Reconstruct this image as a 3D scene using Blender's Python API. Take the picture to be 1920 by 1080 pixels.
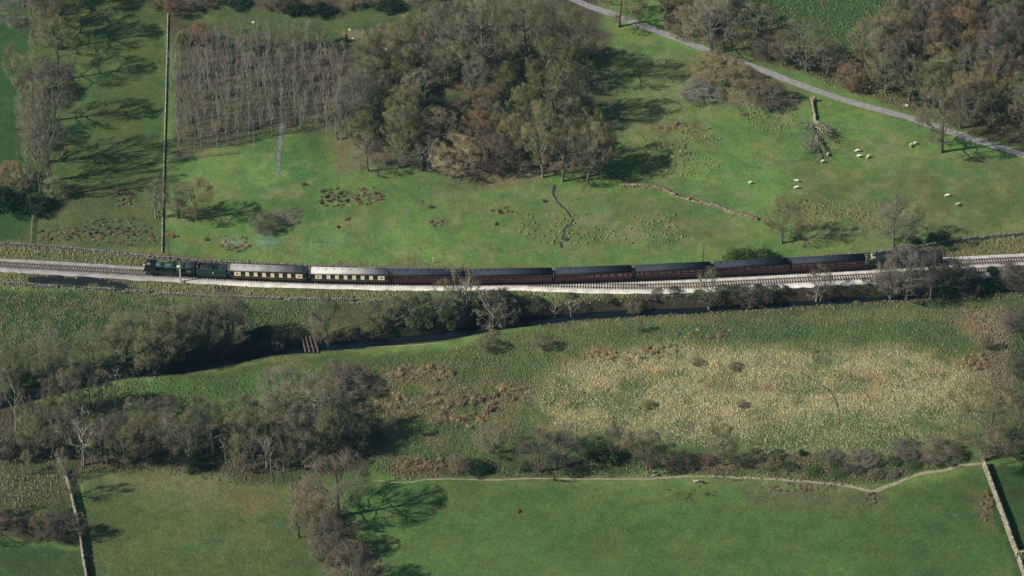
import bpy, bmesh, math, random
import numpy as np
from mathutils import Vector, Matrix
R = math.radians
random.seed(7); rng = np.random.default_rng(7)
S = bpy.context.scene
for o in list(bpy.data.objects): bpy.data.objects.remove(o)
COL = S.collection

# ------------------------------------------------------------------ camera
TH = R(38); DIST = 800.0; FPX = 7.45*DIST           # focal length in photo pixels (1920 wide)
CAM = Vector((0, -DIST*math.cos(TH), DIST*math.sin(TH)))
cd = bpy.data.cameras.new('camera'); cam = bpy.data.objects.new('camera', cd); COL.objects.link(cam)
cam.location = CAM; cam.rotation_euler = (R(90)-TH, 0, 0)
cd.sensor_width = 36; cd.lens = 36*FPX/1920; cd.clip_end = 20000; cd.clip_start = 1
S.camera = cam
# ------------------------------------------------------------------ light
SUN_EL, SUN_AZ = 38.0, 15.0                          # shadows run to +x and a little away from the camera
a = R(SUN_AZ); e = R(SUN_EL)
to_sun = Vector((-math.cos(a)*math.cos(e), -math.sin(a)*math.cos(e), math.sin(e)))
sl = bpy.data.lights.new('sun', 'SUN'); sl.energy = 5.0; sl.angle = R(0.55); sl.color = (1.0, 0.95, 0.86)
sun = bpy.data.objects.new('sun', sl); COL.objects.link(sun)
sun.rotation_euler = to_sun.to_track_quat('Z', 'Y').to_euler()
W = bpy.data.worlds.new('World'); S.world = W; W.use_nodes = True
nt = W.node_tree; nt.nodes.clear()
sky = nt.nodes.new('ShaderNodeTexSky'); sky.sky_type = 'NISHITA'; sky.sun_disc = False
sky.sun_elevation = e; sky.sun_rotation = math.atan2(to_sun.x, to_sun.y)
bg = nt.nodes.new('ShaderNodeBackground'); bg.inputs[1].default_value = 0.05
ow = nt.nodes.new('ShaderNodeOutputWorld')
nt.links.new(sky.outputs[0], bg.inputs[0]); nt.links.new(bg.outputs[0], ow.inputs[0])
S.view_settings.view_transform = 'Standard'; S.view_settings.look = 'None'
S.view_settings.gamma = 1; S.view_settings.use_curve_mapping = False
S.view_settings.exposure = 0.55
S.render.engine = 'CYCLES'

HAZE = 0.00004
hz = bpy.data.meshes.new('haze')
x0, x1, y0, y1, z0, z1 = -4300, 4300, -4300, 4300, -8, 1500
hz.from_pydata([(x0,y0,z0),(x1,y0,z0),(x1,y1,z0),(x0,y1,z0),(x0,y0,z1),(x1,y0,z1),(x1,y1,z1),(x0,y1,z1)], [], [(0,3,2,1),(4,5,6,7),(0,1,5,4),(1,2,6,5),(2,3,7,6),(3,0,4,7)])
ho = bpy.data.objects.new('haze', hz); COL.objects.link(ho); ho['kind'] = 'stuff'
hm = bpy.data.materials.new('haze'); hm.use_nodes = True; hm.node_tree.nodes.clear()
hv = hm.node_tree.nodes.new('ShaderNodeVolumePrincipled'); hv.inputs['Density'].default_value = HAZE; hv.inputs['Color'].default_value = (.30,.72,1.0,1); hv.inputs['Anisotropy'].default_value = .3
hout = hm.node_tree.nodes.new('ShaderNodeOutputMaterial'); hm.node_tree.links.new(hv.outputs[0], hout.inputs['Volume']); hz.materials.append(hm)
# ------------------------------------------------------------------ helpers
def ray(px, py):
    d = Vector(((px-960)/FPX, (540-py)/FPX, -1.0))
    s, c = math.sin(TH), math.cos(TH)
    # camera axes: right (1,0,0), up (0,s,c), forward (0,c,-s)
    return Vector((d.x, d.y*s + c, d.y*c - s))
def P0(px, py, z=0.0):
    r = ray(px, py); t = (z-CAM.z)/r.z
    return CAM + r*t
def P(px, py):
    z = 0.0
    for _ in range(10):
        p = P0(px, py, z); z = Hq(p.x, p.y)
    return Vector((p.x, p.y, z))
def scale_at(p): return FPX/((p-CAM).dot(Vector((0, math.cos(TH), -math.sin(TH)))))
def W0(pts): return np.array([[P0(x, y).x, P0(x, y).y] for x, y in pts])
def polydist(x, y, pl):
    """distance to a polyline, arc position"""
    best = np.full(x.shape, 1e9); arc = np.zeros(x.shape); side = np.zeros(x.shape); acc = 0.0
    for i in range(len(pl)-1):
        ax, ay = pl[i]; bx, by = pl[i+1]; dx, dy = bx-ax, by-ay; L = math.hypot(dx, dy)
        t = np.clip(((x-ax)*dx+(y-ay)*dy)/(L*L), 0, 1)
        d = np.hypot(x-ax-t*dx, y-ay-t*dy)
        m = d < best
        best = np.where(m, d, best); arc = np.where(m, acc+t*L, arc)
        side = np.where(m, np.sign((x-ax)*dy-(y-ay)*dx), side); acc += L
    return best, arc, side
def inpoly(x, y, pg):
    ins = np.zeros(x.shape, bool); n = len(pg)
    for i in range(n):
        x1, y1 = pg[i]; x2, y2 = pg[(i+1) % n]
        if y1 == y2: continue
        c = ((y1 > y) != (y2 > y)) & (x < (x2-x1)*(y-y1)/(y2-y1)+x1)
        ins ^= c
    return ins
def sdpoly(x, y, pg):
    d, _, _ = polydist(x, y, np.vstack([pg, pg[:1]]))
    return np.where(inpoly(x, y, pg), -d, d)
def sm(a, b, v):
    t = np.clip((v-a)/(b-a), 0, 1); return t*t*(3-2*t)
def smooth_line(pts, step=1.0):
    """Catmull-Rom through world points, resampled"""
    p = np.asarray(pts, float); p = np.vstack([2*p[0]-p[1], p, 2*p[-1]-p[-2]]); out = []
    for i in range(1, len(p)-2):
        n = max(2, int(np.linalg.norm(p[i+1]-p[i])/step*2))
        for t in np.linspace(0, 1, n, endpoint=False):
            out.append(0.5*((2*p[i])+(-p[i-1]+p[i+1])*t+(2*p[i-1]-5*p[i]+4*p[i+1]-p[i+2])*t*t+(-p[i-1]+3*p[i]-3*p[i+1]+p[i+2])*t**3))
    out.append(p[-2]); out = np.array(out)
    s = np.concatenate([[0], np.cumsum(np.linalg.norm(np.diff(out, axis=0), axis=1))])
    n = max(2, int(s[-1]/step)+1); q = np.linspace(0, s[-1], n)
    return np.stack([np.interp(q, s, out[:, k]) for k in range(out.shape[1])], 1)
# value noise
_tab = rng.random((256, 256))
def vn(x, y, s):
    u = x/s+1000.5; v = y/s+1000.5; i = np.floor(u).astype(int); j = np.floor(v).astype(int)
    f = u-i; g = v-j; f = f*f*(3-2*f); g = g*g*(3-2*g)
    T = lambda a, b: _tab[a & 255, b & 255]
    return (T(i, j)*(1-f)+T(i+1, j)*f)*(1-g)+(T(i, j+1)*(1-f)+T(i+1, j+1)*f)*g
def fbm(x, y, s, n=4):
    r = 0; a = 1; t = 0
    for k in range(n): r = r+a*vn(x+37*k, y-19*k, s/2**k); t += a; a *= .55
    return r/t-0.5

def tag(o, label=None, cat=None, group=None, kind=None):
    if label: o['label'] = label
    if cat: o['category'] = cat
    if group: o['group'] = group
    if kind: o['kind'] = kind
    return o
def empty(name, loc=(0, 0, 0), rz=0):
    o = bpy.data.objects.new(name, None); COL.objects.link(o); o.location = loc; o.rotation_euler = (0, 0, rz)
    o.empty_display_size = .5
    return o
def link(name, me, parent=None):
    o = bpy.data.objects.new(name, me); COL.objects.link(o)
    if parent: o.parent = parent
    return o
def copy_tree(o, parent=None):
    c = o.copy(); COL.objects.link(c); c.parent = parent
    for ch in kids.get(o, []): copy_tree_into(ch, c)
    return c
kids = {}
def children(o): return [c for c in bpy.data.objects if c.parent == o]
def copy_tree_into(ch, c):
    d = ch.copy(); COL.objects.link(d); d.parent = c
    for g in kids.get(ch, []): copy_tree_into(g, d)
def register(o):
    """remember the children of a prototype for quick copying"""
    kids[o] = children(o)
    for c in kids[o]: register(c)
def mesh_np(name, V, F, mat=None, smooth=False, colors=None):
    """V (n,3), F (m,3) or (m,4) numpy"""
    me = bpy.data.meshes.new(name); V = np.ascontiguousarray(V, np.float32); F = np.ascontiguousarray(F, np.int32)
    me.vertices.add(len(V)); me.vertices.foreach_set('co', V.ravel())
    k = F.shape[1]; me.loops.add(F.size); me.loops.foreach_set('vertex_index', F.ravel())
    me.polygons.add(len(F)); me.polygons.foreach_set('loop_start', np.arange(0, F.size, k, dtype=np.int32))
    me.polygons.foreach_set('loop_total', np.full(len(F), k, np.int32))
    if smooth: me.polygons.foreach_set('use_smooth', np.ones(len(F), bool))
    if colors is not None:
        at = me.color_attributes.new('cover', 'FLOAT_COLOR', 'POINT')
        c = np.ones((len(V), 4), np.float32); c[:, :colors.shape[1]] = colors
        at.data.foreach_set('color', c.ravel())
    me.update(calc_edges=True)
    if mat: me.materials.append(mat)
    return me
class MB:
    """collects boxes, cylinders, tubes into one mesh"""
    def __init__(s): s.bm = bmesh.new()
    def box(s, x0, x1, y0, y1, z0, z1, bev=0):
        v = [s.bm.verts.new(c) for c in ((x0,y0,z0),(x1,y0,z0),(x1,y1,z0),(x0,y1,z0),(x0,y0,z1),(x1,y0,z1),(x1,y1,z1),(x0,y1,z1))]
        fs = [s.bm.faces.new([v[i] for i in q]) for q in ((0,3,2,1),(4,5,6,7),(0,1,5,4),(1,2,6,5),(2,3,7,6),(3,0,4,7))]
        if bev:
            es = list({e for f in fs for e in f.edges}); bmesh.ops.bevel(s.bm, geom=es, offset=bev, segments=1, affect='EDGES')
        return s
    def cyl(s, p0, p1, r0, r1=None, n=12, cap=True):
        r1 = r0 if r1 is None else r1; p0 = Vector(p0); p1 = Vector(p1); d = (p1-p0).normalized()
        u = d.orthogonal().normalized(); w = d.cross(u)
        A = []; B = []
        for i in range(n):
            q = u*math.cos(2*math.pi*i/n)+w*math.sin(2*math.pi*i/n)
            A.append(s.bm.verts.new(p0+q*r0)); B.append(s.bm.verts.new(p1+q*r1))
        for i in range(n): s.bm.faces.new((A[i], A[(i+1)%n], B[(i+1)%n], B[i])).smooth = n > 6
        if cap:
            s.bm.faces.new(A[::-1]); s.bm.faces.new(B)
        return s
    def prism(s, prof, x0, x1, smooth=False):
        """profile of (y,z) points extruded along x"""
        A = [s.bm.verts.new((x0, y, z)) for y, z in prof]; B = [s.bm.verts.new((x1, y, z)) for y, z in prof]; n = len(prof)
        for i in range(n): s.bm.faces.new((A[i], A[(i+1)%n], B[(i+1)%n], B[i])).smooth = smooth
        s.bm.faces.new(A[::-1]); s.bm.faces.new(B); return s
    def build(s, name, mat, parent=None):
        bmesh.ops.recalc_face_normals(s.bm, faces=s.bm.faces)
        me = bpy.data.meshes.new(name); s.bm.to_mesh(me); s.bm.free(); me.materials.append(mat)
        return link(name, me, parent)

# ------------------------------------------------------------------ materials
def newmat(name):
    m = bpy.data.materials.new(name); m.use_nodes = True; t = m.node_tree; t.nodes.clear()
    o = t.nodes.new('ShaderNodeOutputMaterial'); b = t.nodes.new('ShaderNodeBsdfPrincipled')
    t.links.new(b.outputs[0], o.inputs[0]); return m, t, b, o
def simple(name, col, rough=.7, var=.25, scale=3.0, metal=0, bump=0, spec=.3, coord='Object'):
    m, t, b, o = newmat(name)
    tc = t.nodes.new('ShaderNodeTexCoord'); n = t.nodes.new('ShaderNodeTexNoise'); n.inputs['Scale'].default_value = scale; n.inputs['Detail'].default_value = 5
    t.links.new(tc.outputs[coord], n.inputs['Vector'])
    mr = t.nodes.new('ShaderNodeMapRange'); mr.inputs['From Min'].default_value = .3; mr.inputs['From Max'].default_value = .7
    mr.inputs['To Min'].default_value = 1-var; mr.inputs['To Max'].default_value = 1+var; t.links.new(n.outputs[0], mr.inputs[0])
    mx = t.nodes.new('ShaderNodeVectorMath'); mx.operation = 'SCALE'; mx.inputs[0].default_value = col[:3]
    t.links.new(mr.outputs[0], mx.inputs['Scale']); t.links.new(mx.outputs[0], b.inputs['Base Color'])
    b.inputs['Roughness'].default_value = rough; b.inputs['Metallic'].default_value = metal; b.inputs['Specular IOR Level'].default_value = spec
    if bump:
        bp = t.nodes.new('ShaderNodeBump'); bp.inputs['Distance'].default_value = bump; t.links.new(n.outputs[0], bp.inputs['Height']); t.links.new(bp.outputs[0], b.inputs['Normal'])
    return m
def objcol(name, rough=.9, var=.35, scale=.6, attr=False):
    """colour comes from the object's own colour (or the mesh's cover attribute), varied by noise"""
    m, t, b, o = newmat(name)
    if attr:
        s = t.nodes.new('ShaderNodeAttribute'); s.attribute_name = 'cover'; src = s.outputs['Color']
    else:
        s = t.nodes.new('ShaderNodeObjectInfo'); src = s.outputs['Color']
    tc = t.nodes.new('ShaderNodeTexCoord'); n = t.nodes.new('ShaderNodeTexNoise'); n.inputs['Scale'].default_value = scale; n.inputs['Detail'].default_value = 3
    t.links.new(tc.outputs['Object'], n.inputs['Vector'])
    mr = t.nodes.new('ShaderNodeMapRange'); mr.inputs['From Min'].default_value = .3; mr.inputs['From Max'].default_value = .7
    mr.inputs['To Min'].default_value = 1-var; mr.inputs['To Max'].default_value = 1+var; t.links.new(n.outputs[0], mr.inputs[0])
    mx = t.nodes.new('ShaderNodeVectorMath'); mx.operation = 'SCALE'; t.links.new(src, mx.inputs[0]); t.links.new(mr.outputs[0], mx.inputs['Scale'])
    t.links.new(mx.outputs[0], b.inputs['Base Color']); b.inputs['Roughness'].default_value = rough; b.inputs['Specular IOR Level'].default_value = .1
    return m
M_twig = objcol('twigs'); M_bark = objcol('bark', var=.25, scale=2.0); M_leaf = objcol('leaves', rough=.6, scale=.8)
M_tuft = objcol('tussock', attr=True, scale=.9, var=.25)

def ground_material():
    m, t, b, o = newmat('ground')
    L = t.links.new; N = t.nodes.new
    at = N('ShaderNodeAttribute'); at.attribute_name = 'cover'
    ar = N('ShaderNodeAttribute'); ar.attribute_name = 'rough'
    tc = N('ShaderNodeTexCoord')
    def noise(scale, det=4, rough=.6):
        n = N('ShaderNodeTexNoise'); n.inputs['Scale'].default_value = scale; n.inputs['Detail'].default_value = det; n.inputs['Roughness'].default_value = rough
        L(tc.outputs['Object'], n.inputs['Vector']); return n.outputs[0]
    def rmp(src, a, b_, c, d):
        r = N('ShaderNodeMapRange'); L(src, r.inputs[0])
        for k, v in zip(('From Min','From Max','To Min','To Max'), (a, b_, c, d)): r.inputs[k].default_value = v
        return r.outputs[0]
    def mul(x, y):
        r = N('ShaderNodeMath'); r.operation = 'MULTIPLY'; L(x, r.inputs[0]); L(y, r.inputs[1]); return r.outputs[0]
    big = rmp(noise(.035), .3, .7, .82, 1.2); mid = rmp(noise(.3, 5, .7), .3, .7, .80, 1.22); fine = rmp(noise(1.7, 5, .75), .3, .7, .68, 1.36)
    v = mul(mul(big, mid), fine)
    sc = N('ShaderNodeVectorMath'); sc.operation = 'SCALE'; L(at.outputs['Color'], sc.inputs[0]); L(v, sc.inputs['Scale'])
    # yellower and bluer patches of grass
    mx = N('ShaderNodeMix'); mx.data_type = 'RGBA'; mx.blend_type = 'MULTIPLY'; mx.inputs['Factor'].default_value = 1
    cr = N('ShaderNodeValToRGB'); cr.color_ramp.elements[0].position = .32; cr.color_ramp.elements[0].color = (.80, .98, .95, 1)
    cr.color_ramp.elements[1].position = .68; cr.color_ramp.elements[1].color = (1.22, 1.04, .92, 1)
    L(noise(.11, 5, .65), cr.inputs[0]); L(sc.outputs[0], mx.inputs[6]); L(cr.outputs[0], mx.inputs[7])
    # tussock mottling where rough
    vr = mul(rmp(noise(2.1, 4, .7), .36, .64, .62, 1.34), rmp(noise(.45, 4, .6), .32, .68, .78, 1.22))
    m2 = N('ShaderNodeMix'); m2.data_type = 'FLOAT'; L(ar.outputs['Fac'], m2.inputs[0]); m2.inputs[2].default_value = 1.0; L(vr, m2.inputs[3])
    s2 = N('ShaderNodeVectorMath'); s2.operation = 'SCALE'; L(mx.outputs[2], s2.inputs[0]); L(m2.outputs[0], s2.inputs['Scale'])
    L(s2.outputs[0], b.inputs['Base Color']); b.inputs['Roughness'].default_value = .95; b.inputs['Specular IOR Level'].default_value = .05
    bp = N('ShaderNodeBump'); bp.inputs['Distance'].default_value = .55; L(rmp(ar.outputs['Fac'], 0, 1, .38, .8), bp.inputs['Strength'])
    ad = N('ShaderNodeMath'); ad.operation = 'ADD'; L(noise(1.3, 6, .75), ad.inputs[0]); L(mul(vr, ar.outputs['Fac']), ad.inputs[1])
    L(ad.outputs[0], bp.inputs['Height']); L(bp.outputs[0], b.inputs['Normal'])
    return m
M_ground = ground_material()

# ------------------------------------------------------------------ lines of the valley floor (photo pixels -> the level of the rails)
TRACK_A = smooth_line(W0([(-260,481),(-120,489),(0,497),(130,504.5),(262,512.5),(430,522),(590,528.5),(740,531.3),(900,531.8),(1040,529.7),(1200,524.3),(1340,517.7),(1500,509.5),(1622,503),(1775,494.8),(1920,487.5),(2060,480),(2200,472)]), .5)
TRACK_B = smooth_line(W0([(925,531.6),(985,532.6),(1040,534.3),(1110,536.7),(1180,538.2),(1260,537.3),(1340,534.3),(1500,526),(1680,516.3),(1800,510.3),(1920,504),(2060,496.5),(2200,488)]), .5)
RIVER = smooth_line(W0([(2250,505),(2080,518),(1920,527),(1860,529),(1800,535),(1700,541),(1600,547),(1500,553),(1440,557),(1330,565),(1200,571),(1150,574),(1060,581),(1000,588),(930,597),(850,612),(800,619),(700,628),(620,634),(540,640),(480,649),(400,667),(300,680),(240,686),(150,705),(0,745),(-200,790)]), 3)
HY = -1.3
def H(x, y):
    x = np.asarray(x, float); y = np.asarray(y, float)
    h = 1.1*fbm(x, y, 60, 3)+.35*fbm(x+50, y, 14, 3)
    dA, _, sA = polydist(x, y, TRACK_A[::8]); dB, _, _ = polydist(x, y, TRACK_B[::8]); d = np.minimum(dA, dB)
    dr, _, sr = polydist(x, y, RIVER)
    # south of the line the ground drops to the flood plain, north it climbs gently
    south = sm(2, 14, dA*sA)                        # sA>0 on the south side
    north = sm(5, 12, -dA*sA)
    g = south*HY + north*(.35+h) + south*h*.8
    g = np.where(d < 3.4, -.02, g*sm(3.0, 8, d)+(-.02)*(1-sm(3.0, 8, d)))
    wob = 1.1*fbm(x, y, 7, 3); dr = dr+wob
    g = g - 2.5*(1-sm(1.1, 3.0, dr))*sm(2.9, 4.5, d) + .25*(1-sm(.3, 2, abs(dr-4.6)))*sm(3.4, 6, d)
    far = np.maximum(abs(x)-260, abs(y)-260)
    g = g + np.clip(far, 0, 900)*.05
    return g

# ------------------------------------------------------------------ ground sheet
def grid_lines(lo, hi, step, ext):
    c = list(np.arange(lo, hi+1e-6, step)); g = step; v = hi; up = []
    while v < ext: g *= 1.35; v += g; up.append(v)
    g = step; v = lo; dn = []
    while v > -ext: g *= 1.35; v -= g; dn.append(v)
    return np.array(dn[::-1]+c+up)
GX = grid_lines(-165, 165, .8, 4000); GY = grid_lines(-125, 160, .8, 4000)
X, Y = np.meshgrid(GX, GY); x = X.ravel(); y = Y.ravel(); z = H(x, y)
wx = x+5*fbm(x, y, 9, 3)+1.6*fbm(x+9, y, 2.5, 2); wy = y+6*fbm(x+300, y, 9, 3)+2*fbm(x, y+90, 2.5, 2)
G_PAST = (.092,.150,.045); G_LUSH = (.032,.085,.026); G_DARK = (.040,.082,.024); G_OLIVE = (.098,.104,.045)
STRAW = (.315,.270,.145); BRN = (.125,.088,.052); LITTER = (.070,.062,.046); MUD = (.085,.066,.045)
col = np.tile(np.array(G_PAST), (len(x), 1)); rgh = np.full(len(x), .12)
def paint(pts, c, soft=2.0, k=1.0, rough=None, warp=True, patch=None):
    global col, rgh
    pg = W0(pts); s = sdpoly(wx if warp else x, wy if warp else y, pg)
    m = (1-sm(-soft, soft, s))*k
    if patch:                                       # break the patch up: (size, threshold)
        n = fbm(x+patch[0]*31, y, patch[0], 4); m = m*sm(patch[1]-.06, patch[1]+.06, n)
    col = col*(1-m[:, None])+np.array(c)*m[:, None]
    if rough is not None: rgh = rgh*(1-m)+rough*m
# fields
paint([(-400,-200),(316,-200),(305,470),(60,460),(-400,450)], (.060,.088,.032), 1)
paint([(-400,-200),(62,-200),(52,300),(60,460),(-400,450)], (.032,.066,.025), 2)  # deeper green: lens vignette at the left edge put into the colour
paint([(70,380),(300,330),(303,470),(60,460)], (.070,.090,.038), 4, rough=.35)
paint([(322,40),(460,50),(640,60),(760,30),(1090,-100),(1140,60),(1170,240),(1130,330),(860,330),(700,310),(640,250),(520,258),(330,298)], LITTER, 2, rough=.6)
paint([(322,40),(1100,-60),(1100,300),(330,290)], (.085,.088,.045), 2, .7, patch=(9, .05))
paint([(860,150),(960,140),(960,300),(820,300)], (.135,.078,.048), 5, .8)
paint([(360,10),(700,5),(840,-40),(790,40),(640,85),(430,62)], (.062,.088,.036), 2)
paint([(310,-200),(1100,-200),(900,10),(700,12),(560,28),(400,8),(316,60)], (.07,.062,.04), 3, rough=.5)
paint([(640,62),(740,60),(735,92),(660,90)], (.15,.125,.08), 1.5)
paint([(820,318),(950,305),(1000,330),(960,352),(850,350)], (.19,.135,.09), 2.5, .85, rough=.7)
paint([(600,250),(680,250),(720,320),(640,330)], (.13,.105,.07), 3, .8, rough=.5)
paint([(440,250),(600,240),(620,330),(590,420),(490,400),(520,330)], (.043,.092,.030), 4, .7)
paint([(1180,-100),(2300,-100),(2300,330),(1920,285),(1600,176),(1400,105),(1250,52)], (.088,.080,.045), 2, rough=.6)
paint([(1380,-100),(1700,-100),(1660,60),(1640,105),(1560,95),(1460,50),(1400,50)], (.048,.088,.032), 3, rough=.9)
paint([(1700,80),(1840,90),(1860,140),(1760,110)], (.13,.12,.06), 2, rough=.6)
paint([(1270,110),(1400,120),(1500,180),(1480,215),(1360,195),(1290,170)], (.140,.115,.085), 3, .85, rough=.8)
paint([(1170,90),(1300,110),(1280,260),(1200,290),(1150,320)], (.110,.120,.052), 6, .7, rough=.35)
paint([(1220,230),(1350,230),(1340,290),(1220,310)], (.13,.10,.055), 3, .6, rough=.8, patch=(4, .0))
paint([(1500,330),(1920,300),(1920,440),(1650,470),(1480,430)], (.088,.095,.042), 8, .75)
paint([(1490,385),(1640,385),(1640,435),(1500,430)], (.15,.135,.075), 4, .55, rough=.8, patch=(3, -.02))
paint([(940,380),(1300,380),(1400,440),(1340,470),(960,465)], (.088,.108,.045), 8, .7)
paint([(1080,400),(1130,400),(1130,418),(1080,418)], (.16,.14,.09), 1.5, .8)
paint([(1140,410),(1260,405),(1290,450),(1150,450)], (.15,.14,.085), 3, .7, patch=(4, .0))
paint([(840,375),(890,370),(900,390),(850,392)], (.15,.135,.06), 2, .7)
paint([(800,345),(1010,330),(1020,350),(820,362)], (.12,.115,.06), 2, .8, rough=.6)
# railway corridor verges
paint([(-300,452),(60,459),(300,476),(560,492),(1000,500),(1300,498),(1620,478),(1800,452),(2200,415),(2200,480),(1920,500),(1300,560),(1000,548),(600,556),(300,550),(0,535),(-300,525)], (.125,.118,.058), 1.2, .9, rough=.7)
paint([(60,466),(300,480),(300,495),(60,482)], (.07,.095,.04), 2, .8, patch=(4, -.05))
paint([(1820,455),(2200,420),(2200,470),(1920,480)], (.13,.125,.05), 2, .6, rough=.8)
# very dark strip of bank below the line on the left
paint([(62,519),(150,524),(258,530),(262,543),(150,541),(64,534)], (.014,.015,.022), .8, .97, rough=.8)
paint([(408,539),(440,540),(436,549),(410,547)], (.045,.036,.036), .5, .9)
# flood plain
paint([(-300,530),(600,562),(1000,560),(1900,515),(2200,500),(2200,560),(1450,585),(1000,606),(560,655),(250,700),(-300,780)], (.070,.092,.040), 1.5, rough=.8)
paint([(-300,540),(340,552),(560,575),(420,600),(230,630),(-300,640)], (.046,.082,.032), 3, rough=1)
paint([(-300,540),(340,552),(560,575),(420,600),(230,630),(-300,640)], (.135,.125,.065), 2, .55, patch=(2.6, .03))
paint([(600,560),(1000,560),(1500,545),(1900,520),(1900,545),(1450,575),(1000,600),(700,610)], (.090,.088,.045), 2, .85, rough=.9)
paint([(560,600),(680,590),(680,650),(560,650)], (.12,.12,.055), 3, .6, rough=.7)
paint([(-300,770),(0,770),(250,705),(560,662),(850,640),(1000,610),(1300,592),(1450,585),(1850,560),(2200,540),(2200,800),(1760,870),(700,880),(300,900),(-300,900)], (.062,.095,.036), 1.5, rough=.55)
paint([(1010,620),(1200,598),(1060,660),(860,660),(780,650),(900,630)], (.105,.118,.05), 3, .8, rough=.8)
paint([(1050,690),(1120,655),(1300,640),(1420,640),(1500,655),(1700,650),(1850,690),(1860,760),(1780,820),(1650,842),(1400,838),(1200,800),(1050,790),(1010,740)], STRAW, 6, .88, rough=1)
paint([(1050,690),(1500,655),(1850,690),(1860,760),(1650,842),(1400,838),(1010,740)], (.070,.105,.042), 2, .6, rough=1, patch=(8, .09))
paint([(1040,640),(1860,640),(1860,840),(1010,840)], (.20,.15,.095), 1.5, .55, rough=1, patch=(5, .12))
paint([(1040,640),(1860,640),(1860,840),(1010,840)], (.10,.125,.05), 1.5, .7, rough=1, patch=(3.4, .13))
paint([(690,900),(1640,930),(1840,880),(1900,1100),(700,1100)], (.095,.112,.045), 4, .6, patch=(13, .03))
paint([(690,900),(1640,930),(1840,880),(1900,1100),(700,1100)], (.045,.078,.028), 4, .6, patch=(10, .08))
paint([(690,900),(1640,930),(1840,880),(1900,1100),(700,1100)], (.10,.085,.05), 1, .5, patch=(2.2, .17))
paint([(310,300),(1180,60),(1500,180),(1920,300),(1920,435),(1000,497),(310,470)], (.075,.115,.045), 4, .6, patch=(11, .06))
paint([(310,300),(1180,60),(1500,180),(1920,300),(1920,435),(1000,497),(310,470)], (.145,.15,.075), 3, .5, patch=(4.2, .10))
paint([(1400,790),(1900,750),(1860,860),(1500,850),(1300,840)], (.075,.110,.045), 5, .75, rough=.9)
paint([(1000,590),(1800,570),(1800,590),(1400,600),(1000,612)], (.125,.11,.06), 1.5, .55, rough=.8)
paint([(1180,600),(1900,585),(1880,640),(1500,650),(1330,625),(1200,635)], (.058,.100,.042), 3, .6, rough=.8, patch=(6, -.08))
paint([(560,690),(720,680),(860,672),(1000,720),(960,800),(820,835),(720,860),(600,760)], (.155,.120,.072), 3, .65, rough=.9, patch=(7, -.04))
paint([(240,712),(330,700),(420,700),(590,668),(640,690),(560,725),(430,765),(330,770),(250,745)], (.055,.108,.036), 2, .85, rough=.5)
paint([(500,660),(570,660),(580,690),(500,695)], (.14,.13,.06), 2, .8, rough=.9)
paint([(1810,560),(1900,570),(1920,760),(1850,720),(1840,640),(1800,600)], (.165,.125,.085), 2.5, .9, rough=.8)
paint([(1895,600),(2100,600),(2100,760),(1900,720)], (.05,.08,.03), 2, .8, rough=.8)
paint([(-300,735),(160,740),(260,775),(420,795),(600,770),(700,840),(640,900),(560,905),(300,880),(130,880),(-300,850)], (.066,.056,.036), 3, .92, rough=.8)
paint([(700,845),(1760,850),(1650,905),(1300,880),(850,882)], (.060,.080,.036), 2, .9, rough=.9)
paint([(720,850),(880,855),(870,885),(740,885)], (.13,.085,.05), 2, .8, rough=.9)
paint([(1240,855),(1350,850),(1400,870),(1250,880)], (.125,.085,.055), 2, .8, rough=.8)
paint([(1400,848),(1680,850),(1640,890),(1420,885)], (.11,.09,.055), 2.5, .7, rough=.9, patch=(3.5, -.03))
paint([(820,885),(1200,882),(1500,885),(1640,905),(1500,925),(1300,900),(830,898)], (.100,.095,.055), 2, .55)
paint([(500,885),(820,890),(1500,905),(1660,925),(1840,875),(1920,1080),(2000,1400),(650,1400),(690,1080),(560,930)], (.060,.102,.033), 2.5, .92)
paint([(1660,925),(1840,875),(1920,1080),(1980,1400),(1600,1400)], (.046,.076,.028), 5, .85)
paint([(1370,895),(1660,915),(1640,950),(1400,935)], (.10,.085,.055), 3, .6, rough=.7)
paint([(1835,920),(1870,925),(1890,1000),(1840,960)], (.12,.085,.055), 2, .6, rough=.7)
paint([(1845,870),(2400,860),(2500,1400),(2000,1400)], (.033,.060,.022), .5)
paint([(150,880),(430,880),(570,930),(620,1080),(760,1400),(100,1400),(160,1080)], (.070,.094,.037), 1.5, rough=.4)
paint([(190,890),(430,882),(540,920),(500,960),(300,930)], (.13,.115,.062), 5, .7)
paint([(540,900),(600,900),(730,1080),(900,1400),(740,1400),(620,1080)], (.125,.105,.07), 1.5, .9, rough=.7)
paint([(-400,850),(120,870),(150,1010),(100,1010),(-400,1000)], (.070,.075,.040), 1, rough=.8)
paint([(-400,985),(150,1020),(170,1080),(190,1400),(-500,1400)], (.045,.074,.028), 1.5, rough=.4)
paint([(70,940),(110,940),(110,960),(70,960)], (.05,.11,.03), 2, .7)
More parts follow.
